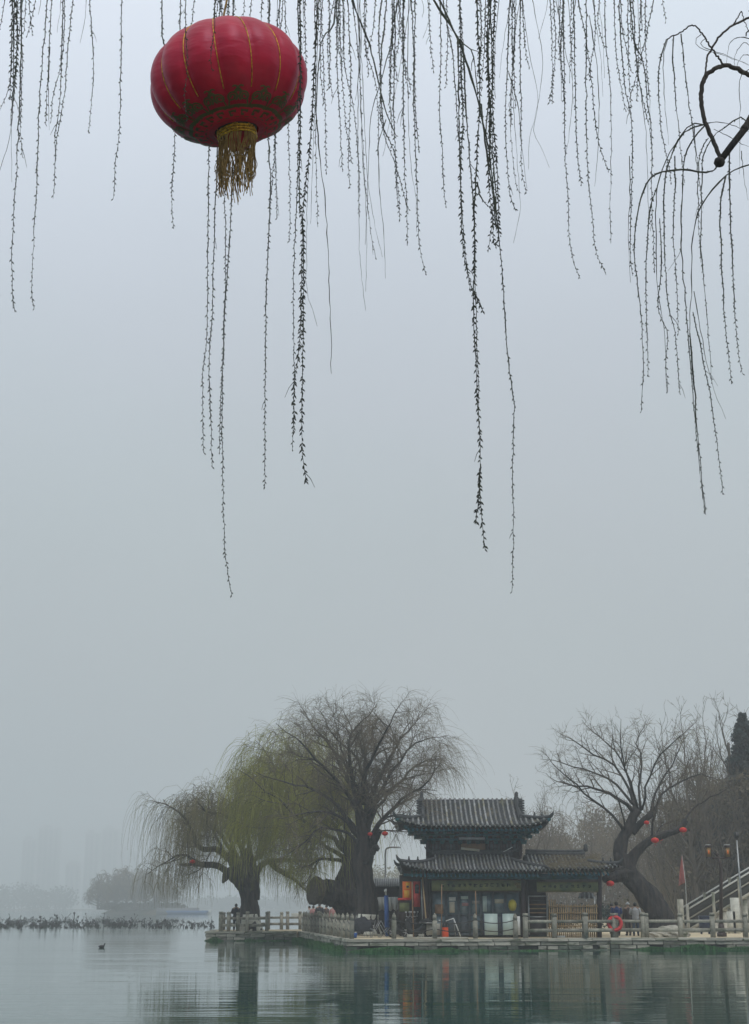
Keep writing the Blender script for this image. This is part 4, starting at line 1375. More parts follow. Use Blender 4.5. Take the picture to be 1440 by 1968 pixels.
for i in range(7):
    a = 1111 + i * 4.8
    m = MB(); yt = 1713 + abs(i - 3) * 1.6
    q = [P(a, 1727, 77.0), P(a + 4.7, 1727, 77.0), P(a * .75 + 1127 * .25 + 3.4, yt, 78), P(a * .75 + 1127 * .25, yt, 78)]
    n = Vector((0, .03, .03))
    m.add([tuple(x_) for x_ in q] + [tuple(x_ + n) for x_ in q], [(0, 1, 2, 3), (7, 6, 5, 4), (0, 4, 5, 1), (1, 5, 6, 2), (2, 6, 7, 3), (3, 7, 4, 0)])
    m.build('awning_stripe', M['white' if i % 2 == 0 else 'black'], aw)
# ------------------------------------------------------------------ railings
def xyl(px, D): g = G(px, D, QZ); return Vector((g.x, g.y, QZ))
def post_mesh(pointed):
    m = MB()
    if pointed:
        m.box((0, 0, .42), (.2, .2, .84)); m.box((0, 0, .865), (.15, .15, .05)); m.box((0, 0, .99), (.19, .19, .2), taper=.75); m.box((0, 0, 1.14), (.14, .14, .1), taper=.1)
    else:
        m.box((0, 0, .50), (.22, .22, 1.0)); m.box((0, 0, 1.02), (.17, .17, .05)); m.box((0, 0, 1.11), (.24, .24, .13), taper=.88)
    me = m.mesh('railing_post'); me.materials.append(M['postst']); return me
PM = post_mesh(True); PF = post_mesh(False)
def railing(label, pts, pointed=False, rails=((.36, .17), (.78, .15)), chain=False, group='stone railings along the quays'):
    t = thing('stone_railing', label, 'railing', tuple(pts[0]), group)
    for i, p in enumerate(pts):
        dv = (pts[min(i + 1, len(pts) - 1)] - pts[max(0, i - 1)])
        piece('post', PM if pointed else PF, t, p, (1, 1, rng.uniform(.97, 1.03)), rz=math.atan2(dv.y, dv.x), rx=rng.uniform(-.015, .015), ry=rng.uniform(-.015, .015))
    for a, b_ in zip(pts[:-1], pts[1:]):
        if (b_ - a).length > 4.5: continue
        if chain:
            for z0, sag in ((.86, .16), (.46, .14)):
                m = MB()
                m.tube([a + (b_ - a) * f + Vector((0, 0, z0 - sag * 4 * f * (1 - f))) for f in np.linspace(0, 1, 11)], .022, 6)
                m.build('chain', M['black'], t)
        else:
            for z0, hh in rails:
                m = MB(); d_ = (b_ - a); L = d_.length
                m.box(tuple((a + b_) / 2 + Vector((0, 0, z0))), (L - .2, .13, hh), rz=math.atan2(d_.y, d_.x), ry=rng.uniform(-.006, .006))
                m.build('rail', M['postst'], t)
    return t
def lerpD(px, a, b_):   # point on the line a-b (xy) at photograph column px
    ang = (px - 720) / 2901
    ax, ay = a; bx_, by = b_
    # x = ang * y (approx. at rail height)
    t = (ang * ay - ax) / ((bx_ - ax) - ang * (by - ay))
    return Vector((ax + (bx_ - ax) * t, ay + (by - ay) * t, QZ))
inA0, inA1 = (A0[0] + .35, A0[1] + .3), (A1[0] + .22, A1[1] + .45)
dg = []
for i in range(15):
    t = i / 14
    dg.append(Vector((inA0[0] + (inA1[0] - inA0[0]) * t, inA0[1] + (inA1[1] - inA0[1]) * t, QZ)))
railing('receding stone railing with pointed posts along the diagonal quay edge', dg, True, chain=True)
fl = (A1[0] + .2, A1[1] + .42), (A2[0], A2[1] + .42)
railing('chain railing of widely spaced stone posts in front of the pavilion', [lerpD(px, *fl) for px in (757, 835, 913, 990)], True, chain=True)
railing('stone railing with square posts in front of the bamboo screen', [lerpD(px, *fl) for px in (1009, 1064, 1123)] + [xyl(1180, 75.4)], False)
railing('long stone railing with square posts right of the life ring', [xyl(px, 75.9) for px in (1243, 1309, 1371, 1434, 1498)], False)
railing('short stone railing bay carrying the life ring', [xyl(1184, 75.7), xyl(1237, 75.9)], False)
fp = (PL0, PL1)
railing('stone railing on the front edge of the pier', [Vector((G(px, 96.2, QZ).x, 96.2, QZ)) for px in (424, 439, 457, 475, 513)], False)
railing('stone railing on the end of the pier, side on', [xyl(424, 96.2) + Vector((0, .7, 0)), xyl(426, 98.6), xyl(428, 101), xyl(430, 103.2)], False)
railing('stone railing along the back edge of the pier', [xyl(px, 103.8) for px in (440, 478, 516, 541, 553, 577, 612)], False)

# ------------------------------------------------------------------ shoreline weed and reeds
rs = np.random.RandomState(17)
wd = MB()
def weeds(a, b_, n, h_, dep, off=-.12):
    a = np.array(a); b_ = np.array(b_)
    t = rs.rand(n); 
    d_ = (b_ - a) / np.linalg.norm(b_ - a); nn = np.array([d_[1], -d_[0]])     # outward
    L_ = np.linalg.norm(b_ - a); clump = (.62 + .38 * np.sin(t * L_ * 1.9 + rs.rand() * 5) * np.sin(t * L_ * .7 + rs.rand() * 5)) * np.minimum(1, np.minimum(t, 1 - t) * L_ / 1.2 + .15)
    p = a[None] + (b_ - a)[None] * t[:, None] + nn[None] * (rs.rand(n, 1) * dep - off * 0)
    hh = h_ * rs.uniform(.4, 1.2, n) * clump
    w_ = rs.uniform(.02, .05, n)
    base = np.column_stack([p, np.full(n, -.03)])
    side = np.column_stack([rs.randn(n), rs.randn(n) * .3, np.zeros(n)]); side /= np.linalg.norm(side, axis=1)[:, None]
    lean = np.column_stack([rs.randn(n) * .3, rs.randn(n) * .3, np.ones(n)])
    v = np.stack([base - side * w_[:, None], base + side * w_[:, None], base + lean * hh[:, None] * .7 + side * w_[:, None], base + lean * hh[:, None]], 1).reshape(-1, 3)
    wd.add(v, np.arange(n * 4).reshape(-1, 4))
weeds(A0, A1, 5200, .32, .5)
weeds(A1, xy(900, 73), 4200, .30, .55)
weeds(xy(880, 73), A2, 900, .16, .3)
weeds(xy(1205, 75.3), A4, 4600, .30, .55)
weeds(PL0, xy(430, 95.5), 900, .45, .3)
weeds(xy(430, 95.5), PL1, 300, .15, .2)
tag(wd.build('bank_weed', M['weed']), 'bright green weed growing along the foot of the quay walls', 'weed', kind='stuff')

# withered lotus in the lake
rs = np.random.RandomState(23)
lo = MB()
def lotus(n, px0, px1, d0, d1, hmul=1.0):
    px = rs.uniform(px0, px1, n); D_ = 1 / (1 / d1 + (1 / d0 - 1 / d1) * rs.rand(n))
    keep = (np.sin(px * .13 + 1) * np.sin(px * .041 + D_ * .05) + .35 * np.sin(px * .5) + rs.rand(n)) > .15
    px, D_ = px[keep], D_[keep]; n = len(px)
    x = (px - 720) / 2901 * D_
    hh = np.minimum(rs.gamma(1.8, .17, n) * hmul, 1.15)
    lx = rs.randn(n) * .35; ly = rs.randn(n) * .35
    pts = np.zeros((n, 6, 3))
    bent = rs.rand(n) < .55
    for k, f in enumerate((0, .35, .7, 1.0, 1.15, 1.3)):
        over = max(0, f - .7)
        pts[:, k, 0] = x + lx * hh * f + np.where(bent, np.sign(lx) * over * .6 * hh, 0)
        pts[:, k, 1] = D_ + ly * hh * f
        pts[:, k, 2] = np.where(bent, hh * (min(f, .8) - max(0, f - .8) * 1.1), hh * f * .85) - .02
    batch_tubes(lo, pts, np.full((n, 6), .026) * rs.uniform(.7, 1.5, (n, 1)), 3)
    k = rs.rand(n) < .75
    tip = pts[k, -1]
    for (p, s) in zip(tip, rs.uniform(.08, .26, k.sum())):
        th = rs.rand(5) * 6.28
        a = rs.randn(3); a /= np.linalg.norm(a); b_ = np.cross(a, rs.randn(3)); b_ /= np.linalg.norm(b_)
        c = np.array([p + a * s, p + b_ * s * .8, p - a * s, p - b_ * s * .7, p + np.array([0, 0, -s])])
        lo.add(c, [(0, 1, 2, 3), (0, 3, 4), (1, 0, 4), (2, 1, 4), (3, 2, 4)])
lotus(760, -30, 245, 166, 270, .85)
lotus(330, -30, 200, 155, 185, .5)
lotus(330, 200, 345, 160, 260, .75)
lotus(170, 300, 415, 155, 240, .8)
lotus(110, 20, 300, 190, 240, 2.0)
tag(lo.build('withered_lotus', M['lotus']), 'bed of withered lotus stalks standing in the lake at left', 'lotus bed', kind='stuff')

# stake with a bird, a duck
st = thing('mooring_stake', 'tall dark stake rising out of the withered lotus', 'stake', G(142, 215, 0))
m = MB(); q = G(142, 215, 0); m.tube([q + Vector((0, 0, -.3)), q + Vector((.03, 0, 1.0)), q + Vector((0, 0, 1.22))], [.075, .07, .10], 8); m.build('stake_pole', M['lotus'], st)
m = MB(); m.lathe([(.10, 1.2), (.16, 1.27), (.14, 1.38), (.02, 1.44)], (q.x, q.y, 0), 10); m.build('stake_cap', M['lotus'], st)
dk = thing('coot', 'lone dark coot swimming on the open water at left', 'bird', G(196, 79.5, 0))
q = G(196, 79.5, 0)
m = MB(); m.tube([q + Vector((-.19, 0, .07)), q + Vector((-.13, 0, .06)), q + Vector((-.03, 0, .045)), q + Vector((.07, 0, .05)), q + Vector((.115, 0, .10)), q + Vector((.125, 0, .165)), q + Vector((.145, 0, .195)), q + Vector((.18, 0, .19))],
                 [.012, .05, .085, .075, .04, .027, .036, .02], 12); m.build('body', M['bird'], dk, smooth=True)
m = MB(); m.tube([q + Vector((.175, 0, .192)), q + Vector((.215, 0, .18))], [.016, .004], 8); m.build('beak', M['beak'], dk)

# blue barge moored by the island
bg = thing('barge', 'long low blue barge moored beside the island', 'barge', G(360, 500, 0))
def hull(m, x0, x1, y, w_, z1, rake=1.2):
    m.add([(x0 + rake, y, -.2), (x1 - rake, y, -.2), (x1 - rake, y + w_, -.2), (x0 + rake, y + w_, -.2), (x0, y, z1), (x1, y, z1), (x1, y + w_, z1), (x0, y + w_, z1)],
          [(3, 2, 1, 0), (4, 5, 6, 7), (0, 1, 5, 4), (1, 2, 6, 5), (2, 3, 7, 6), (3, 0, 4, 7)])
m = MB(); hull(m, X(318, 500), X(401, 500), 500, 6, 1.15); m.build('hull', M['bluehull'], bg)
m = MB(); m.box(((X(300, 506) + X(380, 506)) / 2, 509, .8), (X(380, 506) - X(300, 506), 4, 2.5)); m.build('deck_house', M['buildgrey'], bg)
m = MB(); m.box((X(402.5, 500), 502, .75), (.7, 3, 1.3)); m.build('bow_post', M['white'], bg)

# ------------------------------------------------------------------ small red lanterns in the trees
def small_lantern(px, py, D_, rad, label, light=False):
    c = P(px, py, D_)
    t = thing('red_lantern', label, 'lantern', tuple(c), 'small red lanterns hung in the trees')
    m = MB(); n = 16; prof_ = [(max(.06, math.cos(a)) ** .8, math.sin(a) * .64) for a in np.linspace(-1.45, 1.45, 11)]
    v = []
    for rr, z in prof_:
        for j in range(n):
            th = j * 2 * math.pi / n; k = 1 - .05 * (j % 2)
            v.append((c.x + rr * k * rad * math.cos(th), c.y + rr * k * rad * math.sin(th), c.z + z * rad))
    m.add(v, [(i * n + j, i * n + (j + 1) % n, (i + 1) * n + (j + 1) % n, (i + 1) * n + j) for i in range(10) for j in range(n)] + [tuple(range(n))[::-1], tuple(10 * n + j for j in range(n))])
    m.build('lantern_body', M['red'], t, smooth=True)
    m = MB(); m.lathe([(.3 * rad, .6 * rad), (.3 * rad, .72 * rad)], tuple(c), 10); m.build('gold_ring', M['gold'], t)
    m = MB(); m.lathe([(.3 * rad, -.72 * rad), (.3 * rad, -.6 * rad)], tuple(c), 10); m.build('gold_ring', M['gold'], t)
    m = MB()
    for k in range(12):
        a = k * .52; m.tube([(c.x + .22 * rad * math.cos(a), c.y + .22 * rad * math.sin(a), c.z - .7 * rad), (c.x + .26 * rad * math.cos(a), c.y + .26 * rad * math.sin(a), c.z - 1.45 * rad)], .005, 4)
    m.build('tassel', M['coat_pink' if not light else 'white'], t)
    m = MB(); m.tube([(c.x, c.y, c.z + .7 * rad), (c.x, c.y, c.z + .8 * rad + .5)], .008, 4); m.build('hanging_cord', M['black'], t)
small_lantern(740, 1602, 79.5, .17, 'small red lantern on a bare branch left of the pavilion upper roof')
small_lantern(712, 1603, 80.5, .15, 'small red lantern half hidden in the fork of the tallest willow')
small_lantern(370, 1656, 96, .19, 'small red lantern under the long lower limb of the pier willow')
small_lantern(1243, 1581, 78.0, .15, 'small red lantern highest in the leaning willow')
small_lantern(1259, 1615, 77.4, .21, 'nearer of two red lanterns below the long right limb of the leaning willow')
small_lantern(1269, 1611, 79.2, .19, 'red lantern partly hidden behind its neighbour below the long right limb')
small_lantern(1313, 1595, 78.0, .20, 'red lantern under the sawn tip of the long right limb')
small_lantern(1173, 1698, 77.4, .21, 'red lantern hanging under the dark stub beside the side hall', light=True)

# ------------------------------------------------------------------ lamps, flag
lp = thing('street_lamp', 'brown street lamp with two square amber lantern heads', 'street lamp', G(1386, 78, QZ))
m = MB(); m.tube([G(1386, 78, QZ), G(1386, 78, QZ + 3.6), P(1379, 1643, 78)], [.10, .085, .06], 10); m.lathe([(.06, 0), (.09, .08), (.02, .16)], P(1379, 1645, 78), 10); m.build('pole', M['brown'], lp, smooth=True)
m = MB(); q = G(1387.5, 78, QZ); m.box((q.x, q.y, q.z + .1), (.42, .42, .2)); m.box((q.x, q.y, q.z + .42), (.30, .30, .46), taper=.75); m.box((q.x, q.y, q.z + .72), (.2, .2, .14), taper=.6); m.build('pedestal', M['brown'], lp)
m = MB(); m.tube([P(1364, 1649, 78), P(1399, 1649, 78)], .045, 8); m.tube([P(1379, 1646, 78), P(1373, 1640, 78), P(1367, 1632, 78)], .025, 6); m.build('arm', M['brown'], lp)
for px in (1361.5, 1398):
    c = P(px, 1638, 78)
    hd = MB(); hd.box((c.x, c.y, c.z + .31), (.34, .34, .10), taper=.8); hd.box((c.x, c.y, c.z - .27), (.30, .30, .07))
    for a in (-1, 1):
        for b_ in (-1, 1): hd.box((c.x + a * .13, c.y + b_ * .13, c.z), (.03, .03, .5))
    h_ = hd.build('lamp_head', M['brown'], lp)
    m = MB(); m.box((c.x, c.y, c.z), (.245, .245, .48)); m.build('amber_panel', M['lampglass'], h_)
    m = MB(); m.box((c.x, c.y, c.z + .375), (.24, .24, .03)); m.build('cap', M['white'], h_)
    m = MB(); m.box((c.x, c.y - .128, c.z), (.07, .01, .2)); m.build('panel_mark', M['signora'], h_)
tl = thing('lamp_post', 'thin dark lamp post with a ball head near the right edge', 'lamp post', G(1430, 80, QZ))
m = MB(); m.tube([G(1430, 80, QZ), P(1416, 1612, 80)], [.055, .04], 8); m.build('pole', M['steel'], tl)
m = MB(); m.lathe([(.05, -.22), (.13, -.1), (.16, .03), (.1, .15), (.02, .2)], P(1415.5, 1606, 80), 14); m.build('lamp_head', M['black'], tl, smooth=True)
cl = thing('lamp_post', 'grey lamp post with a curved arm behind the little tin roof', 'lamp post', G(741, 92, QZ))
m = MB(); m.tube(smooth_path([G(741, 92, QZ), P(741, 1680, 92), P(741, 1640, 92), P(743, 1631, 92), P(749, 1628.5, 92), P(768, 1628, 92)], 30), .055, 8); m.build('pole', M['steel'], cl)
m = MB(); m.box(P(766, 1629, 92), (.28, .14, .07)); m.build('lamp_head', M['steel'], cl)

ff = thing('feather_flag', 'faded red feather flag on a slim white pole by the stair foot', 'flag', G(1322, 80.5, QZ))
m = MB(); m.tube([G(1322, 80.5, QZ), P(1318, 1700, 80.5), P(1311, 1642, 80.5)], [.02, .018, .01], 6); m.build('pole', M['white'], ff)
pt_ = [(1311.5, 1644), (1314.5, 1662), (1317, 1680), (1317.5, 1695), (1311, 1698), (1304.5, 1702), (1306, 1688), (1308, 1668)]
m = MB(); fr = []; L1 = [(1311.5, 1644), (1314, 1660), (1316, 1678), (1317.5, 1696)]; L2 = [(1310.8, 1645), (1308, 1662), (1305.5, 1684), (1304, 1703)]
n = 9; vv = []
for i in range(4):
    a, b_ = P(*L1[i], 80.5), P(*L2[i], 80.5)
    for j in range(n):
        f = j / (n - 1); q = a + (b_ - a) * f; q.y += .05 * math.sin(f * 9 + i); vv.append(tuple(q))
m.add(vv, [(i * n + j, i * n + j + 1, (i + 1) * n + j + 1, (i + 1) * n + j) for i in range(3) for j in range(n - 1)])
o = m.build('flag_cloth', M['flag'], ff, smooth=True); sd = o.modifiers.new('t', 'SOLIDIFY'); sd.thickness = .006

# ------------------------------------------------------------------ stairs on the right
ss = thing('stone_staircase', 'stone staircase with white rails climbing to the right edge', 'staircase', G(1318, 91, QZ))
s0 = G(1322, 91, QZ)
SL = .56
for i in range(26):
    m = MB(); m.box((s0.x + .31 * (i + .5), 92.2, QZ + .087 * 2 * (i + .5) - .0), (.33, 2.3, .175)); m.box((s0.x + .31 * (i + .5), 92.2, (QZ + .174 * i) / 2 - .1), (.305, 2.2, QZ + .174 * i + .15))
    m.build('step', M['stone'], ss)
def sl(z_off, y, r_, mat, name, i0=0, x1=8.1):
    m = MB(); m.box((s0.x + (i0 + x1) / 2, y, QZ + SL * (i0 + x1) / 2 + z_off), ((x1 - i0) * 1.146, .12, r_), ry=-math.atan(SL)); return m.build(name, M[mat], ss)
for y in (91.0, 93.4):
    sl(1.30, y, .09, 'white', 'handrail'); sl(.74, y, .08, 'stone', 'mid_rail'); sl(.10, y, .16, 'stone', 'stringer')
    m = MB(); m.box((s0.x + 4.05, y + .03, QZ + SL * 4.05 + .42), (8.1 * 1.146, .04, .48), ry=-math.atan(SL)); m.build('rail_panel', M['joint'], ss)
    m = MB(); m.box((s0.x + 4.05, y + .03, QZ + SL * 4.05 + 1.02), (8.1 * 1.146, .04, .42), ry=-math.atan(SL)); m.build('rail_panel', M['joint'], ss)
    for k in range(6):
        xx = s0.x + .05 + k * 1.6
        m = MB(); m.box((xx, y, QZ + SL * (xx - s0.x) + .62), (.17, .17, 1.6 if k else 1.9)); m.build('rail_post', M['stone'], ss)
m = MB(); m.box((s0.x - .35, 91, QZ + 1.05), (.30, .34, 1.75)); m.build('newel_post', M['stone'], ss)

# white painted gate piers in front of the thicket
wp = thing('gate_pier', 'cream stepped pier behind the thin lamp post', 'pier', G(1409, 88, QZ))
m = MB(); q = G(1416, 88, QZ); m.box((q.x, 88, QZ + 1.0), (.42, .5, 2.0)); q = G(1407, 88, QZ); m.box((q.x, 88, QZ + .6), (.38, .5, 1.25)); m.build('pier_block', M['lime'], wp)
bn = thing('litter_bin', 'dark blue litter bin at the foot of the stairs', 'bin', G(1356, 86, QZ))
q = G(1356, 86, QZ); m = MB(); m.box((q.x, q.y, QZ + .55), (.62, .45, .75)); m.box((q.x - .22, q.y, QZ + .08), (.06, .3, .2)); m.box((q.x + .22, q.y, QZ + .08), (.06, .3, .2)); m.build('bin_body', M['navy'], bn)
m = MB(); m.box((q.x, q.y, QZ + .96), (.68, .5, .07), taper=.85); m.build('bin_lid', M['navy'], bn)

# rocks at the foot of the leaning willow
def rock(px, D_, s, seed, label):
    import bmesh
    bm = bmesh.new(); bmesh.ops.create_icosphere(bm, subdivisions=3, radius=1)
    r = random.Random(seed); ph = [r.uniform(0, 6) for _ in range(6)]
    for v in bm.verts:
        n = v.co.normalized()
        k = 1 + .16 * math.sin(n.x * 3 + ph[0]) * math.cos(n.y * 4 + ph[1]) + .1 * math.sin(n.z * 7 + ph[2] + n.x * 5) + r.uniform(-.03, .03)
        v.co = Vector((n.x * s[0], n.y * s[1], n.z * s[2])) * k
    me = bpy.data.meshes.new('rock'); bm.to_mesh(me); bm.free(); me.materials.append(M['lime'] if s[3] else M['stone'])
    o = bpy.data.objects.new('rock', me); COL.objects.link(o); o.location = G(px, D_, QZ + s[2] * .35)
    tag(o, label, 'rock', 'rocks round the foot of the leaning willow')
rock(1287, 77.5, (.78, .5, .42, 0), 1, 'broad pale boulder right of the leaning willow foot')
rock(1300, 77.0, (.55, .45, .26, 0), 2, 'flat boulder at the near right of the willow foot')
rock(1262, 77.2, (.4, .35, .22, 0), 3, 'low boulder just in front of the leaning willow foot')
rock(1315, 78.4, (.36, .3, .2, 0), 4, 'smallest boulder farthest right of the willow foot')

# life ring
lr_ = thing('life_ring', 'bright red life ring hung on the railing post right of the pavilion', 'life ring', P(1182, 1775, 75.35))
c = P(1182, 1775, 75.35)
m = MB(); n, k_ = 36, 10; v = []
for i in range(n):
    a = i * 2 * math.pi / n
    for j in range(k_):
        b_ = j * 2 * math.pi / k_
        rr = .315 + .088 * math.cos(b_)
        v.append((c.x + rr * math.cos(a), c.y + .085 * math.sin(b_), c.z + rr * math.sin(a)))
m.add(v, [(i * k_ + j, ((i + 1) % n) * k_ + j, ((i + 1) % n) * k_ + (j + 1) % k_, i * k_ + (j + 1) % k_) for i in range(n) for j in range(k_)])
m.build('ring', M['ringred'], lr_, smooth=True)
for a0 in (0, 1, 2, 3):
    a = .78 + a0 * math.pi / 2
    q = Vector((c.x + .315 * math.cos(a), c.y, c.z + .315 * math.sin(a)))
    m = MB(); m.tube([q + Vector((-math.sin(a) * .03, 0, math.cos(a) * .03)), q - Vector((-math.sin(a) * .03, 0, math.cos(a) * .03))], .094, 12); m.build('band', M['signred'], lr_)
m = MB(); m.tube([(c.x, c.y + .05, c.z - .4), (c.x + .02, c.y, c.z - .5), (c.x - .04, c.y, c.z - .56)], .012, 5); m.tube([(c.x, c.y + .06, c.z + .3), (c.x, c.y + .2, c.z + .45)], .012, 5); m.build('rope', M['black'], lr_)

# ------------------------------------------------------------------ things in front of the pavilion
def single(name, mat, label, cat, boxes, origin, group=None, smooth=False):
    m = MB()
    for b_ in boxes: m.box(*b_[:2], **(b_[2] if len(b_) > 2 else {}))
    return tag(m.build(name, M[mat], origin=origin, smooth=smooth), label, cat, group)
# pale panels leaning against the glazed front
for (a, b_, nm) in ((931, 957, 'left of two pale green panels leaning on the shop front'), (966, 989, 'right of two pale green panels leaning on the shop front')):
    t = thing('display_panel', nm, 'panel', G((a + b_) / 2, 75.2, QZ), 'pale panels')
    c_, s_ = bx(a, b_, 1756, 1797, 75.2, .05)
    m = MB(); m.box(c_, s_, rx=-.06); m.build('panel_face', M['panel'], t)
    e = MB(); 
    for dx in (-1, 1): e.box((c_[0] + dx * (s_[0] / 2 + .02), c_[1], c_[2]), (.045, .07, s_[2] + .04), rx=-.06)
    e.build('panel_edge', M['navy'], t)
t = thing('white_cabinet', 'narrow white cabinet at the right end of the shop front', 'cabinet', G(995, 75.2, QZ))
m = MB(); m.box(*bx(988, 1000, 1761, 1797, 75.1, .4)); m.build('cabinet_body', M['white'], t)
# orange bin with a black top
t = thing('orange_bin', 'bright orange bin with black contents beside the middle chain post', 'bin', G(856, 74.4, QZ))
q = G(856, 74.4, QZ)
m = MB(); m.lathe([(.17, .0), (.165, .25), (.15, .48), (.155, .5)], tuple(q), 14); m.build('bin_body', M['orange'], t, smooth=True)
m = MB(); m.lathe([(.13, .49), (.13, .56), (.09, .68), (.03, .74)], (q.x - .02, q.y, q.z), 9); m.build('black_bag', M['black'], t)
# bent white frame
t = thing('metal_frame', 'bent white metal frame leaning beside the orange bin', 'frame', G(880, 74.6, QZ))
m = MB(); m.tube([P(857, 1770, 74.6), P(872, 1765, 74.6)], .022, 6); m.build('top_bar', M['white'], t)
m = MB(); m.tube([P(872, 1765, 74.6), G(886, 74.5, QZ + .04)], .024, 6); m.build('leg', M['white'], t)
m = MB(); m.tube([P(872, 1765, 74.6), G(876, 75.1, QZ + .04)], .02, 6); m.build('leg', M['steel'], t)
# poles
def pole(label, a, b_, r_, mat):
    m = MB(); m.tube([a, b_], r_, 7); tag(m.build('pole', M[mat], origin=a), label, 'pole', 'slim poles before the pavilion')
pole('yellowish bamboo pole leaning against the left pavilion column', G(822, 75.0, QZ), P(812, 1686, 75.4), .035, 'bamboo')
pole('thin grey pole just left of the leaning bamboo pole', G(813, 75.2, QZ), P(810, 1690, 75.4), .022, 'steel')
pole('thin brown pole before the parked scooters', G(795, 74.4, QZ), P(792, 1695, 74.4), .028, 'tanboard')
pole('thin brown pole left of the orange bin', G(849, 74.3, QZ), P(849, 1700, 74.3), .024, 'tanboard')
pole('thin brown pole by the pale panels', G(917, 74.3, QZ), P(914, 1712, 74.3), .026, 'tanboard')
# low wall or bench and slabs by the railing
single('stone_slab', 'stone', 'thin pale slab lying on the quay edge before the scooters', 'slab', [((G(838, 73.2, QZ).x, 73.2, QZ + .035), (3.1, .35, .06))], G(838, 73.2, QZ))
single('white_box', 'white', 'flat white box lying by the railing before the bamboo screen', 'box', [((G(1078, 74.4, QZ).x, 74.4, QZ + .06), (.42, .3, .1))], G(1078, 74.4, QZ))
single('stone_block', 'stone', 'left of two small stone blocks by the scooters', 'block', [((G(788, 73.6, QZ).x, 73.6, QZ + .09), (.26, .25, .18), dict(rz=.1))], G(788, 73.6, QZ))
single('stone_block', 'stone', 'right of two small stone blocks by the scooters', 'block', [((G(810, 73.6, QZ).x, 73.6, QZ + .1), (.24, .25, .2), dict(rz=-.2))], G(810, 73.6, QZ))
t = thing('low_table', 'low grey table with a thin top between the scooters and the orange bin', 'table', G(832, 74.2, QZ))
m = MB(); m.box(*bx(806, 834, 1773, 1774.6, 74.2, .5)); m.build('tabletop', M['steel'], t)
m = MB(); m.box(*bx(820, 846, 1775, 1797, 74.5, .4)); m.build('table_box', M['stone'], t)
# orange and red lit signs left of the pavilion
t = thing('shop_sign', 'orange and yellow shop sign under the left lower eave', 'sign', G(784, 76.5, QZ))
m = MB(); m.box(*bx(774, 791, 1694, 1728, 76.5, .25)); m.build('sign_case', M['signora'], t)
m = MB(); m.box(*bx(780, 788, 1696, 1708, 76.46, .03)); m.build('yellow_square', M['signyel'], t)
m = MB(); m.box(*bx(777, 787, 1711, 1725, 76.46, .03)); m.build('yellow_square', M['signyel'], t)
m = MB(); m.box(*bx(781.5, 786, 1702, 1706, 76.44, .015)); m.build('sign_mark', M['ink'], t)
m = MB(); m.tube([G(777, 76.6, QZ), P(777, 1728, 76.6)], .04, 6); m.tube([G(789, 76.6, QZ), P(789, 1728, 76.6)], .04, 6); m.build('sign_leg', M['black'], t)
t = thing('red_banner', 'tall red panel with a dark arch, right of the orange sign', 'banner', G(801, 76.4, QZ))
m = MB(); m.box(*bx(795, 808, 1694, 1743, 76.4, .08)); m.build('panel', M['signred'], t)
m = MB(); m.box(*bx(797.5, 805, 1703, 1717, 76.37, .02)); m.lathe([(.001, -.012), (.10, -.012), (.10, .012), (.001, .012)], P(801.2, 1703, 76.37), 12, axis='Y'); m.build('dark_arch', M['darkwall'], t)
t = thing('vending_cabinet', 'reddish glass fronted cabinet under the orange sign', 'cabinet', G(777, 76.2, QZ))
m = MB(); m.box(*bx(766, 789, 1729, 1775, 76.2, .5)); m.build('cabinet_case', M['coat_brown'], t)
m = MB(); m.box(*bx(768, 787, 1735, 1752, 76.17, .02)); m.build('cabinet_window', M['sign'], t)
m = MB(); m.box(*bx(765, 790, 1726, 1730, 76.15, .5)); m.build('cabinet_top', M['signred'], t)

# little tin-roofed kiosk behind
kk = thing('kiosk', 'little grey ribbed roof kiosk between the tallest willow and the pavilion', 'kiosk', G(745, 82, QZ))
k0, k1 = P(718, 1698, 82).x, P(772, 1698, 82).x
zt, zb_ = Z(1689, 83.2), Z(1704, 82)
m = MB(); m.add([(k0, 82, zb_), (k1, 82, zb_), (k1, 83.4, zt), (k0, 83.4, zt), (k0, 84.8, zb_), (k1, 84.8, zb_)], [(0, 1, 2, 3), (3, 2, 5, 4)]); o = m.build('tin_roof', M['buildgrey'], kk); sd = o.modifiers.new('t', 'SOLIDIFY'); sd.thickness = .05
for i in range(15):
    x_ = k0 + (k1 - k0) * (i + .5) / 15
    m = MB(); m.tube([(x_, 81.97, zb_ + .04), (x_, 83.4, zt + .05)], .035, 6); m.build('roof_rib', M['steel'], kk)
m = MB(); m.box(((k0 + k1) / 2, 83.6, (zb_ + Z(1726, 82)) / 2), (k1 - k0 - .15, 2.2, zb_ - Z(1726, 82))); m.build('upper_panel', M['darkwall'], kk)
for px in (722, 768):
    m = MB(); m.tube([G(px, 82.4, QZ), (G(px, 82.4, 3).x, 82.4, zb_)], .05, 8); m.build('post', M['black'], kk)
m = MB(); m.box(((k0 + k1) / 2, 84.6, 1.5), (k1 - k0 - .1, .1, 2.0)); m.build('back_wall', M['darkwall'], kk)
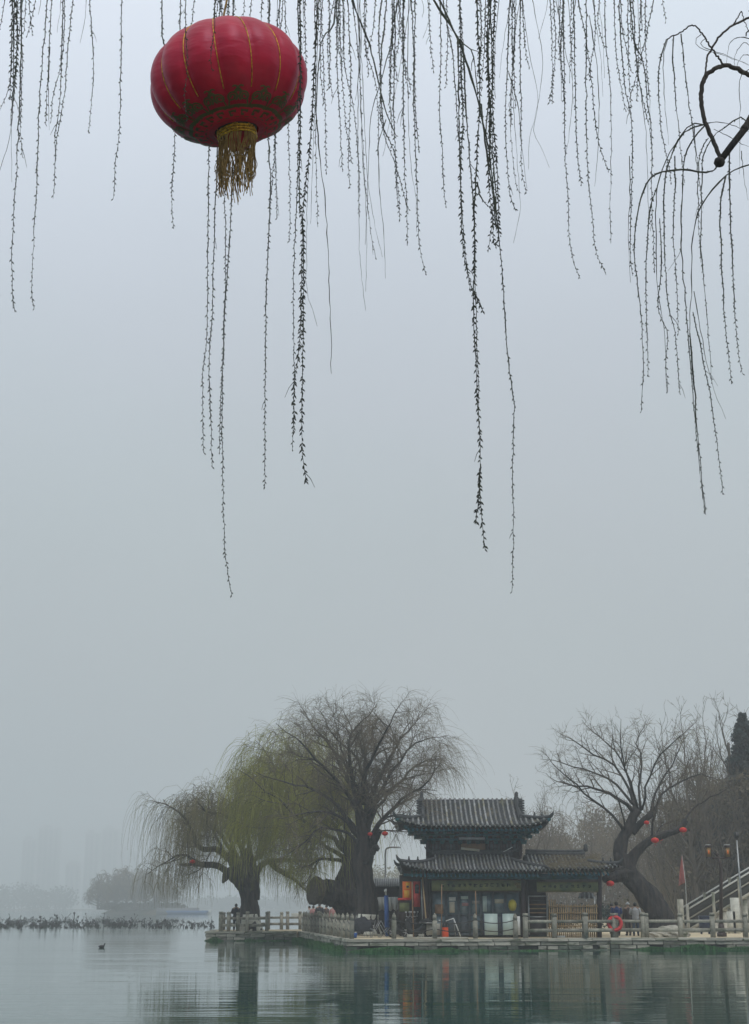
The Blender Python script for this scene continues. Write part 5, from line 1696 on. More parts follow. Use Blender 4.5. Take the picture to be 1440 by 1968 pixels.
# white cloth sheets
t = thing('white_sheet', 'white sheet hanging under the kiosk roof behind the blue pole', 'sheet', P(746, 1724, 82))
n = 26; v = []
for i in range(n):
    px = 726 + 39 * i / (n - 1); q = P(px, 1724, 81.9); r2 = P(px, 1749 + 2 * math.sin(i * .9), 81.9)
    yy = .05 * math.sin(i * 1.1)
    v += [(q.x, q.y + yy, q.z), (r2.x, r2.y + yy * 1.8, r2.z)]
m = MB(); m.add(v, [(2 * i, 2 * i + 1, 2 * i + 3, 2 * i + 2) for i in range(n - 1)]); o = m.build('cloth', M['white'], t, smooth=True); sd = o.modifiers.new('t', 'SOLIDIFY'); sd.thickness = .01
t = thing('blue_post', 'tall blue post with a white camera on top before the kiosk', 'post', G(745, 79, QZ))
m = MB(); m.tube([G(745, 79, QZ), P(742.5, 1721, 79)], [.14, .11], 10); m.build('post_shaft', M['blue'], t)
m = MB(); m.tube([P(742.5, 1721, 79), P(742, 1708, 79)], .03, 6); m.box(P(741, 1712, 78.9), (.14, .24, .12)); m.box(P(742, 1716, 78.9), (.09, .12, .2)); m.build('camera_head', M['white'], t)

# tarpaulin covered heap, blue crate, folding chairs, table
t = thing('covered_heap', 'dark tarpaulin covered heap at the foot of the tallest willow', 'heap', G(694, 76, QZ))
import bmesh
bm = bmesh.new(); bmesh.ops.create_icosphere(bm, subdivisions=3, radius=1)
r = random.Random(5)
for v_ in bm.verts:
    n = v_.co.normalized(); v_.co = Vector((n.x * .66, n.y * .5, max(-.1, n.z) * .62)) * (1 + .13 * math.sin(n.x * 6) * math.cos(n.y * 5) + r.uniform(-.05, .05))
me = bpy.data.meshes.new('tarpaulin'); bm.to_mesh(me); bm.free(); me.materials.append(M['coat_dark'])
o = bpy.data.objects.new('tarpaulin', me); COL.objects.link(o); o.parent = t; o.location = (0, 0, .35)
m = MB(); q = G(694, 76, QZ)
for dx in (-.5, .5):
    for dy in (-.3, .3): m.tube([(q.x + dx, q.y + dy, QZ), (q.x + dx * .8, q.y + dy * .8, QZ + .6)], .02, 5)
m.build('trestle_leg', M['steel'], t)
single('blue_crate', 'blue', 'blue crate on the ground behind the corner post of the quay', 'crate', [((G(676, 74.6, QZ).x, 74.6, QZ + .12), (.5, .35, .24), dict(taper=1.1))], G(676, 74.6, QZ))
def folding_chair(px, D_, rz, label, mat='black'):
    t = thing('folding_chair', label, 'chair', G(px, D_, QZ), 'folding chairs by the kiosk')
    q = G(px, D_, QZ); Rm = Matrix.Rotation(rz, 3, 'Z')
    W = lambda x, y, z: q + Rm @ Vector((x, y, z))
    for s in (-1, 1):
        m = MB(); m.tube([W(-.24, s * .21, 0), W(.24, s * .21, .82)], .014, 6); m.build('leg', M['steel'], t)
        m = MB(); m.tube([W(.24, s * .2, 0), W(-.24, s * .2, .44)], .014, 6); m.build('leg', M['steel'], t)
    m = MB(); m.add([tuple(W(*a)) for a in ((-.22, -.2, .44), (-.22, .2, .44), (.05, .2, .42), (.05, -.2, .42), (-.22, -.2, .47), (-.22, .2, .47), (.05, .2, .45), (.05, -.2, .45))], [(0, 1, 2, 3), (7, 6, 5, 4), (0, 4, 5, 1), (1, 5, 6, 2), (2, 6, 7, 3), (3, 7, 4, 0)]); m.build('seat', M[mat], t)
    m = MB(); m.add([tuple(W(*a)) for a in ((.15, -.2, .58), (.15, .2, .58), (.25, .2, .85), (.25, -.2, .85), (.18, -.2, .57), (.18, .2, .57), (.28, .2, .84), (.28, -.2, .84))], [(0, 1, 2, 3), (7, 6, 5, 4), (0, 4, 5, 1), (1, 5, 6, 2), (2, 6, 7, 3), (3, 7, 4, 0)]); m.build('backrest', M[mat], t)
folding_chair(722, 75.2, .2, 'folding chair at the foot of the tallest willow, nearest the quay corner')
folding_chair(738, 76.4, 2.8, 'folding chair just left of the first chain post')
folding_chair(711, 77.2, 1.2, 'folding chair partly behind the covered heap')
# scooters
def scooter(px, D_, rz, label, mat):
    q = G(px, D_, QZ)
    t = thing('scooter', label, 'scooter', tuple(q), 'scooters parked before the pavilion')
    Rm = Matrix.Rotation(rz, 3, 'Z'); W = lambda x, y, z: q + Rm @ Vector((x, y, z))
    for wx in (-.62, .62):
        m = MB(); v = []
        for i in range(20):
            a = i * math.pi / 10
            for j in range(6):
                b_ = j * math.pi / 3; rr = .2 + .045 * math.cos(b_); v.append(tuple(W(wx + rr * math.cos(a), .045 * math.sin(b_), .245 + rr * math.sin(a))))
        m.add(v, [(i * 6 + j, ((i + 1) % 20) * 6 + j, ((i + 1) % 20) * 6 + (j + 1) % 6, i * 6 + (j + 1) % 6) for i in range(20) for j in range(6)])
        wh = m.build('wheel', M['rubber'], t)
        m = MB(); 
        for k in range(5):
            a = k * 1.257; m.tube([W(wx, 0, .245), W(wx + .17 * math.cos(a), 0, .245 + .17 * math.sin(a))], .018, 5)
        m.build('rim', M['silver'], wh)
    m = MB(); m.tube(smooth_path([W(-.75, 0, .62), W(-.55, 0, .6), W(-.3, 0, .45), W(-.1, 0, .3), W(.25, 0, .27), W(.42, 0, .45), W(.5, 0, .75), W(.46, 0, .95)], 18), np.interp(np.linspace(0, 1, 18), [0, .2, .4, .6, .8, 1], [.06, .17, .17, .13, .15, .10]), 10)
    m.build('body', M[mat], t, smooth=True)
    m = MB(); m.tube(smooth_path([W(-.78, 0, .76), W(-.5, 0, .79), W(-.15, 0, .74)], 8), [.05, .11, .13, .13, .13, .12, .1, .05], 10); m.build('seat', M['rubber'], t, smooth=True)
    m = MB(); m.tube([W(.44, -.32, 1.02), W(.47, 0, .98), W(.44, .32, 1.02)], .022, 6); m.tube([W(.62, 0, .245), W(.47, 0, .98)], .03, 6); m.build('handlebar', M['silver'], t)
    for s in (-1, 1):
        m = MB(); m.tube([W(.45, s * .25, 1.02), W(.46, s * .3, 1.2)], .008, 5); m.lathe([(.01, -.04), (.05, -.02), (.05, .02), (.01, .04)], tuple(W(.46, s * .31, 1.22)), 8); m.build('mirror', M['silver'], t)
    m = MB(); m.lathe([(.01, -.04), (.07, -.01), (.06, .03), (.01, .05)], tuple(W(.56, 0, .84)), 10, axis='Y'); m.build('headlight', M['white'], t)
scooter(776, 75.6, .4, 'dark scooter beside the blue post, front turned to the pavilion', 'black')
scooter(802, 75.0, 2.7, 'dark scooter nearest the leaning bamboo pole', 'black')
scooter(788, 77.2, 1.3, 'reddish dark scooter half hidden behind two others', 'coat_brown')

# ------------------------------------------------------------------ people
def person(px, D_, rz, label, coat, legs, hair='hair', h_=1.72, arms='down', hood=False, lean=0.0, hat=None):
    q = G(px, D_, QZ)
    t = thing('person', label, 'person', tuple(q), None)
    s = h_ / 1.72
    Rm = Matrix.Rotation(rz, 3, 'Z')
    def W(x, y, z): return Rm @ Vector((x * s, (y + lean * max(0, z - .9)) * s, z * s))
    # +y is the way the figure faces
    J = dict(pel=(0, 0, .94), ab=(0, .0, 1.1), ch=(0, 0, 1.3), nk=(0, .0, 1.46), hd=(0, .015, 1.56), tp=(0, .01, 1.66), nose=(0, .10, 1.555))
    ed = [('pel', 'ab'), ('ab', 'ch'), ('ch', 'nk'), ('nk', 'hd'), ('hd', 'tp')]
    rad = dict(pel=(.15, .11), ab=(.14, .10), ch=(.16, .11), nk=(.055, .055), hd=(.08, .095), tp=(.06, .07))
    for k, sx in (('l', -1), ('r', 1)):
        if arms == 'down': el, wr, hn = (sx * .25, -.02, 1.10), (sx * .26, .06, .86), (sx * .255, .09, .78)
        elif arms == 'front': el, wr, hn = (sx * .26, .04, 1.12), (sx * .12, .24, 1.12), (sx * .06, .29, 1.14)
        else: el, wr, hn = (sx * .25, .10, 1.12), (sx * .16, .33, 1.02), (sx * .12, .40, 1.02)
        J.update({k + 'sh': (sx * .18, 0, 1.38), k + 'el': el, k + 'wr': wr, k + 'hn': hn,
                  k + 'hp': (sx * .09, 0, .90), k + 'kn': (sx * .10, .02 + .03 * sx, .50), k + 'an': (sx * .11, -.01 + .05 * sx, .09), k + 'to': (sx * .125, .14 + .05 * sx, .035)})
        ed += [('ch', k + 'sh'), (k + 'sh', k + 'el'), (k + 'el', k + 'wr'), (k + 'wr', k + 'hn'), ('pel', k + 'hp'), (k + 'hp', k + 'kn'), (k + 'kn', k + 'an'), (k + 'an', k + 'to')]
        rad.update({k + 'sh': (.07, .07), k + 'el': (.045, .045), k + 'wr': (.03, .03), k + 'hn': (.035, .02), k + 'hp': (.09, .09), k + 'kn': (.06, .06), k + 'an': (.042, .045), k + 'to': (.045, .03)})
    names = list(J); idx = {n: i for i, n in enumerate(names)}
    me = bpy.data.meshes.new('body')
    me.from_pydata([tuple(W(*J[n])) for n in names if n != 'nose'] if False else [tuple(W(*J[n])) for n in names], [(idx[a], idx[b_]) for a, b_ in ed] + [(idx['hd'], idx['nose'])], [])
    rad['nose'] = (.018, .018)
    o = bpy.data.objects.new('body', me); COL.objects.link(o); o.parent = t
    sk = o.modifiers.new('skin', 'SKIN'); sk.use_smooth_shade = True
    for n in names:
        v_ = me.skin_vertices[0].data[idx[n]]; v_.radius = (rad[n][0] * s, rad[n][1] * s); v_.use_root = (n == 'pel')
    sb = o.modifiers.new('sub', 'SUBSURF'); sb.levels = 1; sb.render_levels = 1
    me.materials.append(M['skin'])
    def tb(name, mat, chains):
        m = MB()
        for pts, rr in chains:
            m.tube(smooth_path([W(*p_) + Vector(q) for p_ in pts], len(pts) * 3), np.interp(np.linspace(0, 1, len(pts) * 3), np.linspace(0, 1, len(rr)), rr) * s, 12, wob=.05, seed=3)
        return m.build(name, M[mat], t, smooth=True)
    ch = [([(0, 0, .82), (0, 0, 1.0), (0, 0, 1.2), (0, 0, 1.36), (0, 0, 1.45)], [.185, .18, .19, .185, .07])]
    for k in 'lr':
        ch.append(([J[k + 'sh'], J[k + 'el'], J[k + 'wr']], [.088, .068, .05]))
    tb('coat', coat, ch)
    tb('trousers', legs, [([J[k + 'hp'], J[k + 'kn'], J[k + 'an']], [.115, .085, .065]) for k in 'lr'])
    tb('shoes', 'rubber', [([J[k + 'an'][:2] + (.05,), J[k + 'to']], [.055, .045]) for k in 'lr'])
    if hat: tb('hat', hat, [([(0, 0, 1.60), (0, 0, 1.66), (0, 0, 1.72)], [.118, .11, .03])])
    else: tb('hair', hair, [([(0, -.045, 1.50), (0, -.02, 1.60), (0, 0, 1.67), (0, .0, 1.70)], [.07, .10, .092, .02])])
    if hood: tb('hood', coat, [([(0, -.06, 1.42), (0, -.08, 1.50), (0, -.06, 1.56)], [.12, .12, .04])])
    return t
person(453, 98.8, 0.1, 'person in a dark coat standing alone on the pier, looking out over the lake', 'coat_dark', 'trousers', arms='front')
person(1187, 81, 0.15, 'person in a bright blue coat behind the life ring, back turned', 'coat_blue', 'trousers', h_=1.78, arms='front')
person(1178, 86, -.3, 'person in dark clothes half hidden left of the blue coat', 'coat_dark', 'trousers', h_=1.74)
person(1209, 81.5, .2, 'person in a brown coat and white hat walking left of the leaning trunk', 'coat_brown', 'coat_brown', hat='coat_white', h_=1.72)
person(1223, 80.5, -.2, 'person in a white quilted jacket and blue jeans beside the brown coat', 'coat_white', 'jeans', h_=1.74, arms='front')
person(1266, 83, 1.2, 'person in black mostly hidden behind the leaning trunk', 'coat_dark', 'trousers', h_=1.6)
person(614, 106, 0, 'person in a dark coat standing above the far end of the diagonal railing', 'coat_dark', 'trousers', h_=1.78)
person(602, 109, .4, 'person in a pink coat left of the dark coat beyond the diagonal railing', 'coat_pink', 'trousers', h_=1.62)
person(594, 110, 2.0, 'person in a pale coat farthest left beyond the diagonal railing', 'coat_white', 'jeans', h_=1.6)
person(627, 107, 1.0, 'person in brown right of the dark coat beyond the diagonal railing', 'coat_brown', 'trousers', h_=1.68)
person(640, 105, 2.8, 'person in a pink coat beside the old willow beyond the railing', 'coat_pink', 'trousers', h_=1.64)

rs = np.random.RandomState(41)
hg = MB(); cs = []
for i in range(26):
    px = rs.uniform(1030, 1175); D_ = rs.uniform(84, 86); cs.append((G(px, D_, 2).x, D_, QZ + rs.uniform(.4, 1.5), .6, .5, .45))
leaf_cloud(hg, cs, 130, .07, rs)
tag(hg.build('hedge', M['conifer']), 'dark green hedge behind the bamboo screen', 'hedge', kind='stuff')
# ------------------------------------------------------------------ the great lantern overhead
LD = 7.0
lc = P(440, 160, LD)
lan = thing('great_lantern', 'large red and gold palace lantern with yellow tassels hanging overhead', 'lantern', tuple(lc))
NL, LA, LB = 14, .425, .290
tilt = Matrix.Rotation(R(-9.5), 3, 'Y') @ Matrix.Rotation(R(4.5), 3, 'X') @ Matrix.Rotation(R(8), 3, 'Z')
def LP(th, ph, off=0.0):
    """point on the silk: th round the axis, ph from the top (0) to the bottom (pi)"""
    lob = abs(math.sin(NL * th / 2 + .35 * 0))
    s_ = math.sin(ph)
    k = 1 - .075 * (1 - lob ** .75) * s_ ** .6
    rr = (LA * 1.01 * s_ ** .76) * k + off * s_
    z = LB * math.cos(ph) * (1.0 - .0 * s_) + off * math.cos(ph)
    return lc + tilt @ Vector((rr * math.cos(th), rr * math.sin(th), z))
PH0, PH1 = .20, math.pi - .19
TH0 = .12
m = MB(); nt, npn = NL * 8, 40; v = []
for i in range(npn + 1):
    ph = PH0 + (PH1 - PH0) * i / npn
    for j in range(nt):
        v.append(tuple(LP(j * 2 * math.pi / nt, ph)))
m.add(v, [(i * nt + j, i * nt + (j + 1) % nt, (i + 1) * nt + (j + 1) % nt, (i + 1) * nt + j) for i in range(npn) for j in range(nt)])
m.build('silk_body', M['silk'], lan, smooth=True)
for k in range(NL):
    th = k * 2 * math.pi / NL
    m = MB(); m.tube([LP(th, PH0 + (2.30 - PH0) * i / 26, .003) for i in range(27)], .0027, 6); m.build('gold_rib', M['gold'], lan, smooth=True)
# top collar and bottom ring
def ring(name, mat, prof_, zc, parent=lan, n=32, wav=0.0):
    m = MB(); v = []
    for r_, z in prof_:
        for j in range(n):
            th = j * 2 * math.pi / n; r2 = r_ * (1 + wav * math.sin(th * 9))
            v.append(tuple(lc + tilt @ Vector((r2 * math.cos(th), r2 * math.sin(th), zc + z))))
    m.add(v, [(i * n + j, i * n + (j + 1) % n, (i + 1) * n + (j + 1) % n, (i + 1) * n + j) for i in range(len(prof_) - 1) for j in range(n)])
    return m.build(name, M[mat], parent, smooth=True)
ring('top_collar', 'print', [(.125, -.015), (.13, .0), (.125, .02), (.10, .03), (.02, .035), (.001, .035)], LB * math.cos(PH0))
zb = LB * math.cos(PH1)
ring('bottom_disc', 'darkwall', [(.001, .0), (.10, .0), (.115, .01)], zb - .002)
ring('inner_cylinder', 'silk', [(.062, .0), (.060, -.05), (.056, -.088), (.05, -.09), (.001, -.09)], zb)
for k, (z0, z1, r_) in enumerate(((-.012, .004, .103), (-.028, -.014, .106), (-.043, -.030, .104))):
    ring('gold_band', 'gold', [(r_ - .006, z0), (r_, z0 + .002), (r_ + .002, (z0 + z1) / 2), (r_, z1 - .002), (r_ - .006, z1)], zb, wav=.006)
rl = random.Random(3)
m = MB()
for k in range(60):     # braid knots on the ring
    th = k * .211 * 5; z = zb + rl.uniform(-.042, .0)
    q = lc + tilt @ Vector((.107 * math.cos(th), .107 * math.sin(th), z)); e = lc + tilt @ Vector((.109 * math.cos(th + .12), .109 * math.sin(th + .12), z + rl.uniform(-.014, .014)))
    m.tube([q, e], .0032, 4)
m.build('braid', M['gold'], lan)
# tassels: bunches of cords that hang straight down whatever the tilt of the lantern
for bnch in range(14):
    th0 = bnch * 2 * math.pi / 14 + .2
    m = MB()
    L0 = rl.uniform(.29, .345)
    cx_ = rl.uniform(-.02, .02)
    pull = rl.uniform(-.03, .03); bx_ = rl.uniform(0, 6)
    for k in range(11):
        th = th0 + rl.uniform(-.2, .2)
        a = lc + tilt @ Vector((.099 * math.cos(th), .099 * math.sin(th), zb - .04))
        L = L0 * rl.uniform(.62, 1.08)
        pts = [a]
        dx, dy = rl.uniform(-.02, .02) + cx_ - math.cos(th0) * .018, rl.uniform(-.02, .02) - math.sin(th0) * .02
        for s_ in range(1, 10):
            f = s_ / 9
            pts.append(a + Vector((dx * f ** .8 + pull * math.sin(f * 2.6) * .7 + rl.uniform(-.006, .006) * f + .006 * math.sin(f * 8 + bx_), dy * f ** .8 + rl.uniform(-.006, .006) * f, -L * f)))
        m.tube(smooth_path(pts, 22), .0019, 4)
    m.build('tassel', M['cord'], lan)
m = MB()     # a few cords looping across
for k in range(5):
    a = lc + tilt @ Vector((.03, -.09, zb)) + Vector((.0, 0, -.13 - k * .032)); 
    m.tube(smooth_path([a + Vector((-.025, 0, .02)), a + Vector((.0, -.01, -.004)), a + Vector((.03, 0, -.002)), a + Vector((.05, 0, .025))], 12), .0019, 4)
m.build('loose_cord', M['cord'], lan)

# printed cloud scrolls and key fret on the lower silk: thin ribbons lying on the cloth
def ribbon(m, path, w_, off=.0022):
    """path of (th, ph) -> flat ribbon on the silk"""
    n = len(path); v = []
    for i in range(n):
        a = path[max(0, i - 1)]; b_ = path[min(n - 1, i + 1)]
        dt, dp = (b_[0] - a[0]) * 1.0, (b_[1] - a[1])
        sc = math.sin(path[i][1]) * LA; lp_ = LA * .85
        tx, ty = dt * sc, dp * lp_
        L = math.hypot(tx, ty) + 1e-9
        nx_, ny_ = -ty / L, tx / L
        for s_ in (-1, 1):
            v.append(tuple(LP(path[i][0] + s_ * nx_ * w_ / sc, path[i][1] + s_ * ny_ * w_ / lp_, off)))
    m.add(v, [(2 * i, 2 * i + 1, 2 * i + 3, 2 * i + 2) for i in range(n - 1)])
cl_ = MB()
PHr = 2.64        # gold ring that closes the fret
for k in range(NL):
    t0 = (k + .5) * 2 * math.pi / NL
    for s_ in (-1, 1):
        # spiral volute
        pc, tc_ = PHr - .165, t0 + s_ * .112
        ribbon(cl_, [(tc_ + s_ * (.10 * (1 - f * .8)) * math.cos(f * 11 + 2.2), pc + (.092 * (1 - f * .8)) * math.sin(f * 11 + 2.2)) for f in np.linspace(0, 1, 34)], .0052)
        ribbon(cl_, [(t0 + s_ * (.20 - .03 * f), PHr - .02 - .10 * f) for f in np.linspace(0, 1, 6)], .004)
        ribbon(cl_, [(t0 + s_ * (.05 + .045 * math.cos(f * 4.4 + 1.2)), PHr - .285 + .055 * math.sin(f * 4.4 + 1.2)) for f in np.linspace(0, 1, 12)], .005)
    ribbon(cl_, [(t0 + .055 * math.cos(a), PHr - .235 + .05 * math.sin(a)) for a in np.linspace(math.pi, 2 * math.pi, 12)], .0045)
ribbon(cl_, [(a, PHr) for a in np.linspace(0, 2 * math.pi, 160)], .009)
ribbon(cl_, [(a, PHr + .035) for a in np.linspace(0, 2 * math.pi, 160)], .004)
cl_.build('printed_clouds', M['print'], lan)
fr_ = MB()
nf = 20
for k in range(nf):
    t0 = k * 2 * math.pi / nf; w0 = 2 * math.pi / nf
    a, b_ = PHr + .05, PHr + .20
    mid = (a + b_) / 2
    for (p, q) in (((.08, a), (.92, a)), ((.08, a), (.08, b_)), ((.08, b_), (.66, b_)), ((.66, b_), (.66, mid)), ((.66, mid), (.36, mid)), ((.92, a), (.92, b_))):
        ribbon(fr_, [(t0 + w0 * (p[0] + (q[0] - p[0]) * f), p[1] + (q[1] - p[1]) * f) for f in np.linspace(0, 1, 4)], .0062, .0034)
ribbon(fr_, [(a, PHr + .235) for a in np.linspace(0, 2 * math.pi, 120)], .004)
fr_.build('printed_fret', M['printred'], lan)
gr_ = MB()
for k in range(9):
    ribbon(gr_, [(a, PHr + .04 + .0205 * k) for a in np.linspace(0, 2 * math.pi, 160)], .0046, .0016)
gr_.build('printed_ground', M['print'], lan)

# ------------------------------------------------------------------ the willow overhead
tb_ = Vector((7.4, 8.2, .42))
wt_ = thing('willow_tree', 'willow overhead whose budding twigs hang into the top of the view', 'tree', tuple(tb_))
m = MB()
m.tube(smooth_path([tb_ + Vector((0, 0, -.6)), tb_, tb_ + Vector((-.1, -.1, 2)), tb_ + Vector((-.5, -.2, 4.2)), tb_ + Vector((-.9, -.4, 6.2)), tb_ + Vector((-1.2, -.5, 8.4))], 22), np.linspace(.42, .22, 22), 14, wob=.12, seed=8)
m.build('trunk', M['bark'], wt_, smooth=True)
def flimb(pts, r0, r1, kink=.02, seed=1, mat='bark'):
    sp = smooth_path(pts, max(12, len(pts) * 5)); r = np.random.RandomState(seed); sp = sp + r.randn(*sp.shape) * kink * .5
    m = MB(); m.tube(sp, np.linspace(r0, r1, len(sp)), 9, wob=.1, seed=seed); return m.build('limb', M[mat], wt_, smooth=True), sp
top = tb_ + Vector((-.8, -.35, 5.6))
LIMB = {}
LIMBY = -175
for D_, sd in ((5.4, 1), (7.4, 2), (9.2, 3)):
    pts = [top + Vector((0, (D_ - 7.8) * .2, (D_ - 7) * .25)), P(1500, LIMBY - 60, D_), P(1150, LIMBY, D_ + .1), P(800, LIMBY - 12, D_ - .1), P(400, LIMBY + 6, D_ + .1), P(-60, LIMBY - 6, D_)]
    LIMB[sd] = flimb(pts, .13, .018, .02, sd)[1]

def strand(path, D_, budded, thick=1.0, hang=True, seed=0, dens=1.0, woody=False):
    """one hanging twig; path in photograph pixels, D_ its distance"""
    r = np.random.RandomState(seed)
    D_ += 0
    pts = []
    if hang:
        # climb on above the frame to the nearest limb
        x0 = path[0][0]
        near = min(LIMB, key=lambda k: abs({1: 5.4, 2: 7.4, 3: 9.2}[k] - D_))
        lp = LIMB[near]; pxl = 720 + F * (lp[:, 0]) / (lp[:, 1] * CT + (lp[:, 2] - CAMZ) * ST)
        i = int(np.argmin(abs(pxl - (x0 + r.uniform(-18, 18)))))
        a = Vector(lp[i]); b_ = P(path[0][0], path[0][1] - 30, D_)
        pts += [a, a + (b_ - a) * .35 + Vector((0, 0, .02)), b_]
    npx = len(path)
    wav = r.uniform(-.03, .03)
    for i, (x, y) in enumerate(path):
        pts.append(P(x, y, D_ + wav * i))
    L = sum((Vector(pts[i + 1]) - Vector(pts[i])).length for i in range(len(pts) - 1))
    n = max(14, int(L / .055))
    sp = smooth_path(pts, n)
    sp[2:-1] += r.randn(n - 3, 3) * np.array([.0018, .0018, 0])
    sc = D_ / 7.0
    r0 = (.0030 if budded else .0024) * thick * sc
    m = MB()
    m.tube(sp, np.linspace(r0 * 1.45, r0 * .40, n) * (1 + .22 * r.randn(n).clip(-1.5, 1.5)), 5 if thick < 2 else 8, wob=.0)
    if budded:
        step = .017 / dens
        s = 0; cum = np.concatenate(([0], np.cumsum(np.linalg.norm(np.diff(sp, axis=0), axis=1))))
        k = 0; V = []; Fc = []
        side = 0
        while s < cum[-1]:
            s += step * (r.uniform(.55, 1.0) if r.rand() < .6 else r.uniform(1.0, 1.7))
            i = min(int(np.searchsorted(cum, s)), n - 1)
            if i < 1: continue
            f = (s - cum[i - 1]) / (cum[i] - cum[i - 1] + 1e-9)
            if f > 1: break
            p = sp[i - 1] * (1 - f) + sp[i] * f
            ax = sp[i] - sp[i - 1]; ax /= np.linalg.norm(ax)
            if budded < .5 and r.rand() < .35: continue
            nb = 2 if (budded > 1.2 and r.rand() < .55) else 1
            for _ in range(nb):
                side += 2.4 + r.uniform(-.5, .5)
                u = np.cross(ax, [.2, 1, .1]); u /= np.linalg.norm(u); w_ = np.cross(ax, u)
                o = u * math.cos(side) + w_ * math.sin(side)
                Lb = r.uniform(.013, .021) * sc * (1.0 if budded <= 1.2 else 1.3) * min(1.2, .8 + budded * .25)
                # open upward at the base, hooking outward
                d1 = ax * .85 + o * .55; d1 /= np.linalg.norm(d1)
                wd_ = Lb * .18
                q0 = p; q1 = p + d1 * Lb * .5; q2 = p + d1 * Lb + o * Lb * .06
                nrm = np.cross(d1, o); nrm /= np.linalg.norm(nrm) + 1e-9
                c2 = np.cross(nrm, d1)
                base = len(V)
                V += [q0, q1 + c2 * wd_, q1 + nrm * wd_, q1 - c2 * wd_, q1 - nrm * wd_, q2]
                Fc += [(base, base + 1, base + 2), (base, base + 2, base + 3), (base, base + 3, base + 4), (base, base + 4, base + 1),
                       (base + 5, base + 2, base + 1), (base + 5, base + 3, base + 2), (base + 5, base + 4, base + 3), (base + 5, base + 1, base + 4)]
        if V: m.add(V, Fc)
        for q_ in range(r.poisson(cum[-1] * .45)):      # short side shoots
            i = r.randint(3, n - 1); ax = sp[i] - sp[i - 1]; ax /= np.linalg.norm(ax)
            o = r.randn(3); o -= ax * np.dot(o, ax); o /= np.linalg.norm(o)
            l_ = r.uniform(.03, .11) * sc
            m.tube([sp[i], sp[i] + (ax * .8 + o * .55) * l_ * .5, sp[i] + (ax * .95 + o * .45) * l_], [r0 * .6, r0 * .45, r0 * .25], 4)
    return m.build('limb' if woody else 'hanging_twig', M['foretwig' if not woody else 'bark'], wt_)

